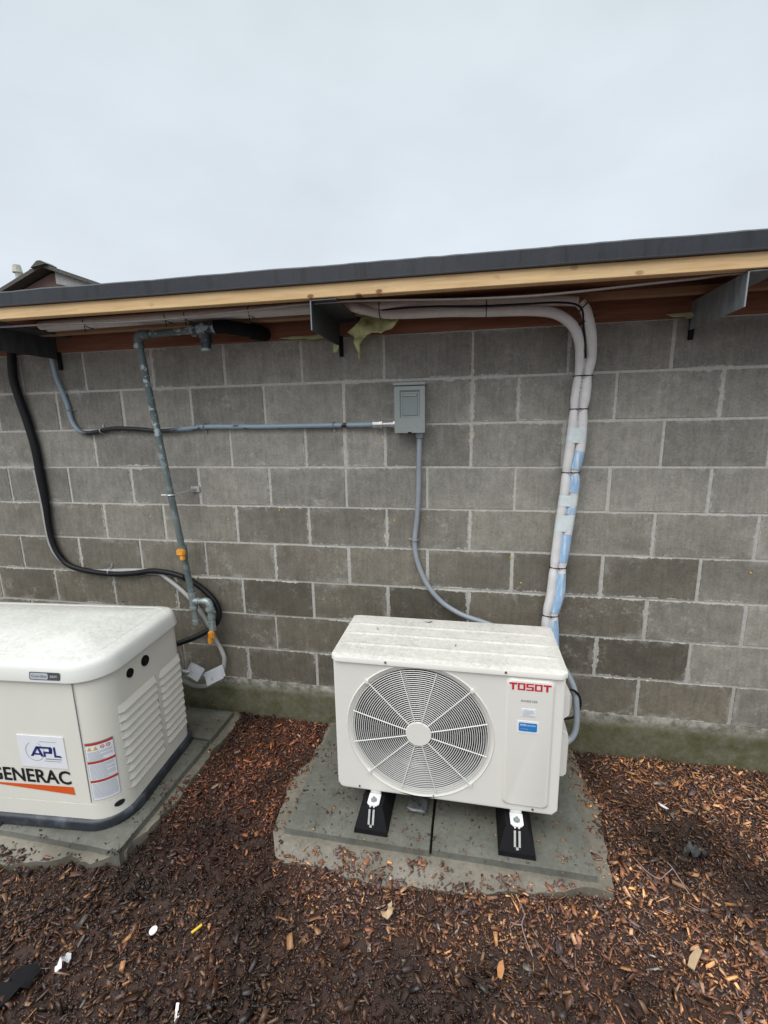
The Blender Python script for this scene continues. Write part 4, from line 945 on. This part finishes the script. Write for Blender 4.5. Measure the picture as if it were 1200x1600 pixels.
# bottom tee, drip leg, side run with valve
bm = NB(); yb = -.092
cyl(bm, (-1.062, yb, .795), (-1.060, yb, .700), .0195, 14); cyl(bm, (-1.062, yb, .795), (-1.062, yb, .780), .0225, 14); cyl(bm, (-1.060, yb, .715), (-1.060, yb, .700), .0225, 14)
cyl(bm, (-1.060, yb, .745), (-1.020, yb - .003, .747), .019, 14); cyl(bm, (-1.060, yb, .71), (-1.055, yb, .625), .0155, 12); cyl(bm, (-1.055, yb, .637), (-1.055, yb, .612), .020, 14); obj('tee_and_drip_leg', bm, 'galv', gp_)
bm = NB(); cyl(bm, (-1.025, yb - .003, .747), (-.985, yb - .005, .750), .0155, 12)
tube(bm, [(-.995, yb - .005, .750), (-.972, yb - .005, .748), (-.960, yb - .005, .728), (-.960, yb - .005, .70)], .0195, 14, 6); cyl(bm, (-.960, yb - .005, .715), (-.960, yb - .005, .70), .0235, 14); cyl(bm, (-.960, yb - .005, .71), (-.956, yb - .005, .60), .015, 12); cyl(bm, (-.958, yb - .005, .672), (-.957, yb - .005, .652), .0195, 8); cyl(bm, (-.957, yb - .005, .64), (-.956, yb - .005, .585), .020, 8)
sd_ = obj('side_drop', bm, 'galv', gp_)
bm = NB(); box(bm, -.972, -.938, yb - .035, yb - .012, .545, .588, .006, 2); box(bm, -.976, -.948, yb - .036, yb - .018, .515, .552, .006, 2); obj('valve_handle', bm, 'orange', sd_)

# ================================================================ REFRIGERANT LINE SET
ls_ = thing('refrigerant_lines', 'pair of white insulated pipes strapped together under the eave and down the wall', 'pipe bundle', (.85, -.06, .7))
PR = .0200
R1 = [(-1.66, -.150, 2.168), (-1.3, -.150, 2.170), (-.86, -.152, 2.170), (-.5, -.150, 2.168), (-.16, -.150, 2.167), (.03, -.145, 2.163), (.139, -.138, 2.162), (.30, -.132, 2.158), (.457, -.13, 2.152), (.62, -.13, 2.146), (.75, -.13, 2.140), (.812, -.13, 2.134)]
R2 = [(.822, -.130, 2.128), (.842, -.130, 2.100), (.858, -.128, 2.055), (.874, -.115, 2.00), (.888, -.075, 1.925), (.882, -.058, 1.854), (.880, -.055, 1.768), (.874, -.055, 1.715), (.875, -.055, 1.64), (.872, -.055, 1.54), (.856, -.055, 1.446), (.860, -.055, 1.38), (.845, -.055, 1.20), (.828, -.055, 1.007), (.826, -.055, .88), (.806, -.055, .770), (.812, -.058, .66), (.82, -.09, .50), (.82, -.16, .40)]
Lp = [(-1.66, -.190, 2.169), (-1.3, -.190, 2.171), (-.86, -.191, 2.170), (-.5, -.190, 2.168), (-.16, -.186, 2.166), (-.06, -.165, 2.150), (.028, -.135, 2.134), (.139, -.13, 2.128), (.301, -.13, 2.125), (.457, -.13, 2.116), (.56, -.13, 2.113), (.66, -.13, 2.107), (.735, -.13, 2.090), (.798, -.125, 2.045), (.832, -.105, 1.985), (.850, -.075, 1.91), (.846, -.058, 1.854), (.841, -.055, 1.77), (.838, -.055, 1.715), (.832, -.055, 1.64), (.815, -.055, 1.50), (.820, -.055, 1.446), (.815, -.055, 1.36), (.806, -.055, 1.18), (.794, -.055, 1.007), (.783, -.055, .87), (.774, -.055, .770), (.776, -.058, .66), (.78, -.09, .50), (.78, -.16, .40)]
def x_on(P, z):
    for a, b in zip(P, P[1:]):
        if (a[2] - z) * (b[2] - z) <= 0 and a[0] > .7: return a[0] + (b[0] - a[0]) * (a[2] - z) / (a[2] - b[2] + 1e-9), a[1] + (b[1] - a[1]) * (a[2] - z) / (a[2] - b[2] + 1e-9)
    return P[-1][0], P[-1][1]
Lp = [(x, y, z) if z > 1.93 else (x_on(R2, z)[0] - (.034 if min(abs(z - q) for q in (1.854, 1.715, 1.446, 1.007, .77)) < .02 else .0385), x_on(R2, z)[1], z) for x, y, z in Lp]
def breathe(q):
    d_ = min(abs(q.z - z) for z in (1.854, 1.718, 1.446, 1.007, .770, 1.61, 1.32, 1.22)); return PR * (1.05 - .16 * math.exp(-(d_ / .022) ** 2))
bm = NB(); tube(bm, R1, PR, 14, 6); obj('insulated_pipe', bm, 'ins', ls_, 60)
bm = NB(); tube(bm, R2, PR, 14, 14, zr=breathe); obj('insulated_pipe', bm, 'ins', ls_, 60)
bm = NB(); tube(bm, Lp, PR, 14, 14, zr=lambda q: breathe(q) if q.z < 1.95 else PR); obj('insulated_pipe', bm, 'ins', ls_, 60)
def zpos(P, z):
    Q = smoothpath(P, 6)
    for a, b in zip(Q, Q[1:]):
        if (a.z - z) * (b.z - z) <= 0 and a.x > .7: return a.lerp(b, (a.z - z) / (a.z - b.z + 1e-9))
    return Q[-1]
for z in (1.854, 1.718, 1.446, 1.007, .770):
    a = zpos(Lp, z); b = zpos(R2, z); c = (a + b) / 2; hw = (b - a).length / 2 + PR
    bm = NB(); dirx = (b - a).normalized(); ring_loop(bm, c, dirx, (0, 1, 0), hw + .0005, PR + .001, .0022, 28, 6); cyl(bm, c + Vector((0, -PR - .004, .003)), c + Vector((0, -PR - .004, -.003)), .004, 6); obj('cable_tie', bm, 'blackcab', ls_)
for xx, zz, yy in ((.015, 2.152, -.145), (.457, 2.134, -.13)):
    bm = NB(); ring_loop(bm, (xx, yy, zz), (0, 1, 0), (0, 0, 1), PR + .002 + (.006 if xx < .1 else 0), .040, .0022, 24, 6); obj('cable_tie', bm, 'blackcab', ls_)
bm = NB(); ring_loop(bm, (.845, -.118, 2.058), Vector((1, 0, .55)).normalized(), (0, 1, 0), .044, .024, .0022, 28, 6); obj('cable_tie', bm, 'blackcab', ls_)
bm = NB(); ring_loop(bm, (.834, -.13, 2.112), Vector((.7, 0, .7)).normalized(), (0, 1, 0), .022, .022, .0025, 24, 6); obj('cable_tie', bm, 'blackcab', ls_)
for xx in (-1.40, -.97, -.87, -.56):
    bm = NB(); ring_loop(bm, (xx, -.17, 2.169), (0, 1, 0), (0, 0, 1), .041, PR + .002, .0022, 24, 6); tube(bm, [(xx, -.205, 2.15), (xx + .004, -.207, 2.135), (xx + .002, -.205, 2.122)], .002, 6, 3); obj('cable_tie', bm, 'blackcab', ls_)
def sleeve(z0, z1, mat, name, ex=.0012):
    bm = NB(); secs_ = []
    for k in range(5):
        z = z0 + (z1 - z0) * k / 4; a = zpos(Lp, z); b = zpos(R2, z); pts = []
        for j in range(20):
            t = 2 * PI * j / 20; cc = b if math.cos(t) > 0 else a; wob = .0006 * math.sin(j * 5 + k * 3)
            pts.append((cc.x + (PR + ex + wob) * math.cos(t), cc.y + (PR + ex + wob) * math.sin(t), z))
        secs_.append(pts)
    loft(bm, secs_, False, False); return obj(name, bm, mat, ls_, 60)
sleeve(1.640, 1.575, 'tape', 'pale_tape'); sleeve(1.345, 1.295, 'tape', 'pale_tape'); sleeve(1.255, 1.180, 'tape', 'pale_tape')
# loose light blue film on the lower half of the right-hand pipe
Q = [p for p in smoothpath(R2, 6) if p.z < 1.56]
for z0, z1 in ((1.555, 1.45), (1.44, 1.35), (1.29, 1.26), (1.175, 1.012), (1.002, .775), (.765, .60)):
    P_ = [p for p in Q if z1 <= p.z <= z0]
    if len(P_) < 2: P_ = [zpos(R2, z0), zpos(R2, z1)]
    bm = NB(); tube(bm, P_, lambda t: PR + .0022 + .0018 * math.sin(t * PI), 16, smooth=False, arc=(R_(-130 + 25 * math.sin(z0 * 9)), R_(75 + 25 * math.sin(z0 * 7)))); bmesh.ops.translate(bm, verts=bm.verts, vec=(-.002, 0, 0)); obj('blue_film', bm, 'film', ls_, 60)
bm = NB(); tube(bm, [(-.03, -.150, 2.145), (.12, -.157, 2.146), (.26, -.160, 2.143), (.36, -.153, 2.138), (.457, -.150, 2.134), (.60, -.155, 2.131), (.74, -.158, 2.127), (.82, -.150, 2.105), (.842, -.125, 2.02), (.862, -.098, 1.92)], .0042, 8, 6); obj('signal_cable', bm, 'blackcab', ls_, 60)
# thin print line along the insulation
bm = NB(); P_ = [p + Vector((.008, -PR + .0012, 0)) for p in smoothpath(Lp, 6) if 1.66 < p.z < 1.97 and p.x > .7]
for a, b in zip(P_, P_[1:]):
    n_ = 7
    for k in range(n_):
        if random.random() < .75:
            p = a.lerp(b, k / n_); q = a.lerp(b, (k + random.uniform(.3, .8)) / n_); u = Vector((.003 + random.random() * .004, 0, 0)); bm.faces.new([bm.verts.new(v) for v in (p, p + u, q + u, q)])
bmesh.ops.translate(bm, verts=bm.verts, vec=(0, -.0009, 0)); obj('printed_marks', bm, 'gink', ls_, 0)

# thin cable under the fascia
tw = thing('thin_cable', 'thin grey cable sagging along the underside of the eave behind the fascia board', 'cable', (0, -.36, 2.12))
bm = NB(); tube(bm, [(-1.95, -.33, 2.150), (-1.72, -.355, 2.1335), (-1.424, -.36, 2.128), (-1.038, -.36, 2.116), (-.735, -.36, 2.119), (-.534, -.36, 2.126), (-.234, -.36, 2.1355), (-.028, -.36, 2.134), (.313, -.36, 2.117), (.541, -.36, 2.11), (.715, -.36, 2.111), (.963, -.36, 2.121), (1.139, -.36, 2.128), (1.25, -.355, 2.136), (1.6, -.35, 2.138)], .0042, 8, 6); obj('cable', bm, 'wire', tw, 60)

# foam scraps hanging from the ledger
def sheetpoly(bm, pts, y, sd, th=.010, amp=.034):
    f = bm.faces.new([bm.verts.new((x, y, z)) for x, z in pts]); r = bmesh.ops.triangulate(bm, faces=[f])
    for _ in range(3): bmesh.ops.subdivide_edges(bm, edges=[e_ for e_ in bm.edges if e_.calc_length() > .014], cuts=1, use_grid_fill=False); bmesh.ops.triangulate(bm, faces=bm.faces[:])
    zt = max(p[1] for p in pts)
    for v in bm.verts: v.co.y += noise.noise(Vector((v.co.x * 16, v.co.z * 20, sd))) * amp + noise.noise(Vector((v.co.x * 50, v.co.z * 50, sd))) * amp * .35 - .035 * math.sin(min(1, (zt - v.co.z) / .09) * PI * .6)
    bmesh.ops.solidify(bm, geom=bm.faces[:], thickness=th)
bm = NB(); sheetpoly(bm, [(-.155, 2.080), (-.125, 2.092), (-.10, 2.110), (-.09, 2.14), (-.05, 2.155), (.03, 2.152), (.09, 2.148), (.125, 2.140), (.085, 2.122), (.068, 2.098), (.05, 2.083), (.02, 2.072), (.002, 2.064), (-.016, 2.073), (-.038, 2.068), (-.062, 2.060), (-.085, 2.043), (-.092, 2.02), (-.096, 1.975), (-.100, 1.955), (-.105, 1.985), (-.111, 2.03), (-.122, 2.058), (-.14, 2.070)], -.045, 1)
tag(obj('torn_foam', bm, 'foam', None, 60), 'large torn yellow-green foam scrap with a hanging tail beside the middle steel bracket', 'foam scrap', 'yellow-green foam scraps')
bm = NB(); sheetpoly(bm, [(-.50, 2.078), (-.44, 2.084), (-.36, 2.082), (-.30, 2.085), (-.235, 2.083), (-.235, 2.070), (-.28, 2.068), (-.33, 2.062), (-.37, 2.069), (-.43, 2.068)], -.026, 4, .006, .004)
tag(obj('torn_foam', bm, 'foam', None, 60), 'thin yellow-green foam strip squeezed out along the brown ledger left of the middle bracket', 'foam scrap', 'yellow-green foam scraps')
bm = NB(); sheetpoly(bm, [(-.232, 2.055), (-.222, 2.060), (-.208, 2.04), (-.198, 2.02), (-.205, 2.0), (-.222, 1.995), (-.224, 2.02)], -.032, 6, .006, .004)
tag(obj('torn_foam', bm, 'foam', None, 60), 'small yellow-green foam bit hanging just under the middle steel bracket', 'foam scrap', 'yellow-green foam scraps')
bm = NB(); sheetpoly(bm, [(1.17, 2.085), (1.27, 2.088), (1.27, 2.068), (1.255, 2.060), (1.235, 2.070), (1.20, 2.071)], -.026, 8, .006, .004)
tag(obj('torn_foam', bm, 'foam', None, 60), 'small yellow-green foam bit at the wall end of the right steel bracket', 'foam scrap', 'yellow-green foam scraps')

# ================================================================ NEIGHBOURING HOUSE
hs = thing('neighbouring_house', 'gable top of a brick house showing behind the black roof edge', 'house', (-9.8, 8, 0))
bm = NB(); pk, ev = 5.53, 4.48; hx = -9.84; hwid = 2.9
prism_xz(bm, [(hx - hwid, 0), (hx + hwid, 0), (hx + hwid, ev), (hx, pk - .06), (hx - hwid, ev)], 8.12, 16); obj('wall', bm, 'housew', hs, 0)
for s_ in (-1, 1):
    bm = NB(); sl = (pk - ev) / hwid; ex = hx + s_ * (hwid + .4); ez = ev - .4 * sl
    th = .09; prism_xz(bm, [(hx, pk), (ex, ez), (ex, ez + th), (hx, pk + th)], 7.85, 16.3) if s_ > 0 else prism_xz(bm, [(hx, pk + th), (ex, ez + th), (ex, ez), (hx, pk)], 7.85, 16.3)
    obj('roof', bm, 'roofd', hs, 0)
bm = NB(); prism_xz(bm, [(hx + .22, pk - .09), (hx + 1.25, pk - .46), (hx + 1.25, pk - .60), (hx + .22, pk - .36)], 7.98, 8.118); obj('barge_board', bm, 'trim', hs, 0)
bm = NB(); prism_xz(bm, [(hx - .25, pk - .02), (hx - .05, pk + .12), (hx + .06, pk + .12), (hx + .20, pk + .04)], 7.78, 8.1); obj('ridge_cap', bm, 'roofd', hs, 0)
bm = NB(); cyl(bm, (-11.02, 8.3, 4.2), (-11.02, 8.3, 5.68), .085, 14, .075); cyl(bm, (-11.04, 8.3, 5.62), (-11.04, 8.3, 5.80), .115, 10, .085)
ch_ = obj('chimney_pipe', bm, 'pole', None); tag(ch_, 'pale weathered pipe standing up left of the brick gable', 'pipe')
vn = thing('weather_vane', 'tiny maroon vane on a thin rod between the pale pipe and the gable', 'weather vane', (-10.6, 8.3, 4.9))
bm = NB(); cyl(bm, (-10.62, 8.3, 4.7), (-10.62, 8.3, 5.62), .016, 8); obj('rod', bm, 'trim', vn)
bm = NB(); prism_xz(bm, [(-10.70, 5.53), (-10.58, 5.47), (-10.47, 5.56), (-10.50, 5.68), (-10.64, 5.67)], 8.27, 8.30); obj('blade', bm, 'maroon', vn, 0)

# ================================================================ LITTER
def bit(name, lab, cat, mat, pts, z, th, group=None, bend=0):
    z -= .006; bm = NB(); f = bm.faces.new([bm.verts.new((x, y, z)) for x, y in pts]); bmesh.ops.triangulate(bm, faces=[f]); bmesh.ops.subdivide_edges(bm, edges=bm.edges[:], cuts=2)
    for v in bm.verts: v.co.z += noise.noise(Vector((v.co.x * 60, v.co.y * 60, 2))) * bend
    bmesh.ops.solidify(bm, geom=bm.faces[:], thickness=th); return tag(obj(name, bm, mat, None, 40), lab, cat, group)
ov = [(-.605 + .012 * math.cos(a), -1.123 + .014 * math.sin(a)) for a in [2 * PI * k / 14 for k in range(14)]]
bit('white_disc', 'small pale oval disc lying on the mulch left of the yellow stick', 'litter', 'litw', ov, .034, .004)
st = thing('yellow_stick', 'short bright yellow plastic stick lying on the mulch', 'litter', (-.46, -1.10, .035)); bm = NB(); cyl(bm, (-.470, -1.112, .034), (-.448, -1.086, .038), .0042, 8); obj('stick', bm, 'lity', st)
bit('paper_scrap', 'crumpled white paper scrap lying on the mulch near the photo\'s left side', 'litter', 'litw', [(-.828, -1.238), (-.815, -1.232), (-.811, -1.25), (-.818, -1.262), (-.812, -1.275), (-.828, -1.280), (-.834, -1.272), (-.826, -1.258)], .036, .003, None, .03)
bit('paper_scrap', 'tiny white paper scrap at the bottom edge of the photo', 'litter', 'litw', [(-.397, -1.292), (-.390, -1.288), (-.386, -1.302), (-.378, -1.308), (-.382, -1.322), (-.394, -1.318)], .034, .003, None, .03)
bit('black_plastic', 'crumpled black plastic scrap half buried in mulch at the lower left', 'litter', 'black', [(-.97, -1.31), (-.90, -1.27), (-.865, -1.29), (-.885, -1.34), (-.93, -1.42), (-.97, -1.44), (-1.0, -1.38)], .030, .004, None, .03)
bit('grey_plastic', 'crumpled shiny grey plastic lying on the mulch right of the pads', 'litter', 'clear', [(1.25, -.50), (1.275, -.478), (1.30, -.492), (1.325, -.482), (1.335, -.515), (1.305, -.525), (1.29, -.545), (1.262, -.522)], .034, .003, None, .06)
bit('dry_leaf', 'curled beige dry leaf on the mulch in front of the pads', 'leaf', 'leaf', [(.150, -.905), (.164, -.893), (.166, -.912), (.180, -.915), (.172, -.935), (.158, -.955), (.140, -.952), (.132, -.935), (.140, -.930), (.148, -.938), (.155, -.925)], .036, .002, None, .02)
bit('orange_chip', 'largest orange wood chip, lying in front of the right rubber foot', 'wood chip', 'woodchip', [(.521, -1.018), (.533, -1.01), (.536, -1.035), (.527, -1.06), (.515, -1.055), (.514, -1.035)], .036, .004, 'large wood chips', .006)
bit('wood_chip', 'long tan wood chip on the mulch at the right, beyond the twig', 'wood chip', 'leaf', [(1.085, -.925), (1.10, -.900), (1.135, -.868), (1.145, -.878), (1.115, -.915), (1.10, -.935)], .036, .005, 'large wood chips', .006)
bit('white_chip', 'tiny white chip on the mulch between the unit and the wall at right', 'litter', 'litw', [(1.23, -.300), (1.245, -.308), (1.262, -.326), (1.252, -.328), (1.235, -.316)], .044, .003)
tg = thing('twig', 'thin pale forked twig on the mulch right of the pads', 'twig', (1.12, -.66, .04), 0, 'pale twigs')
bm = NB(); tube(bm, [(1.045, -.60, .045), (1.065, -.645, .05), (1.10, -.665, .048), (1.135, -.640, .05), (1.16, -.622, .055)], .0016, 6, 5); tube(bm, [(1.15, -.600, .055), (1.16, -.622, .055), (1.175, -.665, .045), (1.185, -.70, .04)], .0016, 6, 5); obj('stem', bm, 'twig', tg)
tg = thing('twig', 'thin pale forked twig on the mulch in front of the right rubber foot', 'twig', (.6, -.9, .04), 0, 'pale twigs')
bm = NB(); tube(bm, [(.60, -.83, .040), (.612, -.87, .045), (.600, -.905, .045), (.61, -.95, .04), (.625, -.985, .035)], .0016, 6, 5); tube(bm, [(.565, -.900, .04), (.585, -.907, .044), (.600, -.905, .045)], .0016, 6, 4); obj('stem', bm, 'twig', tg)

for nm, lab, x, y, z, l, a in (('leaf_bit', 'dark curled leaf bit at the back edge of the fan unit top', .235, -.268, .795, .020, .3), ('leaf_bit', 'tiny dark leaf bit on the front half of the fan unit top', .36, -.47, .796, .007, 1.2),
                        ('leaf_bit', 'dark leaf sliver on the back edge of the generator lid', -1.26, -.345, .832, .026, .1), ('leaf_bit', 'yellow-green leaf crumb on the left part of the fan unit top', .02, -.37, .797, .012, 2.0)):
    bm = NB(); ca, sa = math.cos(a), math.sin(a); pts = []
    for k in range(9):
        u = (k / 8 - .5) * 2 * l; wv = .22 * l * (1 - (k / 4 - 1) ** 2) + .0006; zz = z + .16 * l * math.sin(k * 1.1)
        pts.append((bm.verts.new((x + u * ca - wv * sa, y + u * sa + wv * ca, zz)), bm.verts.new((x + u * ca + wv * sa, y + u * sa - wv * ca, zz + .1 * l))))
    for p, q in zip(pts, pts[1:]): bm.faces.new((p[0], q[0], q[1], p[1]))
    bmesh.ops.solidify(bm, geom=bm.faces[:], thickness=.0012); tag(obj(nm, bm, 'foam' if 'yellow' in lab else 'dgrey', None, 60), lab, 'leaf bit')
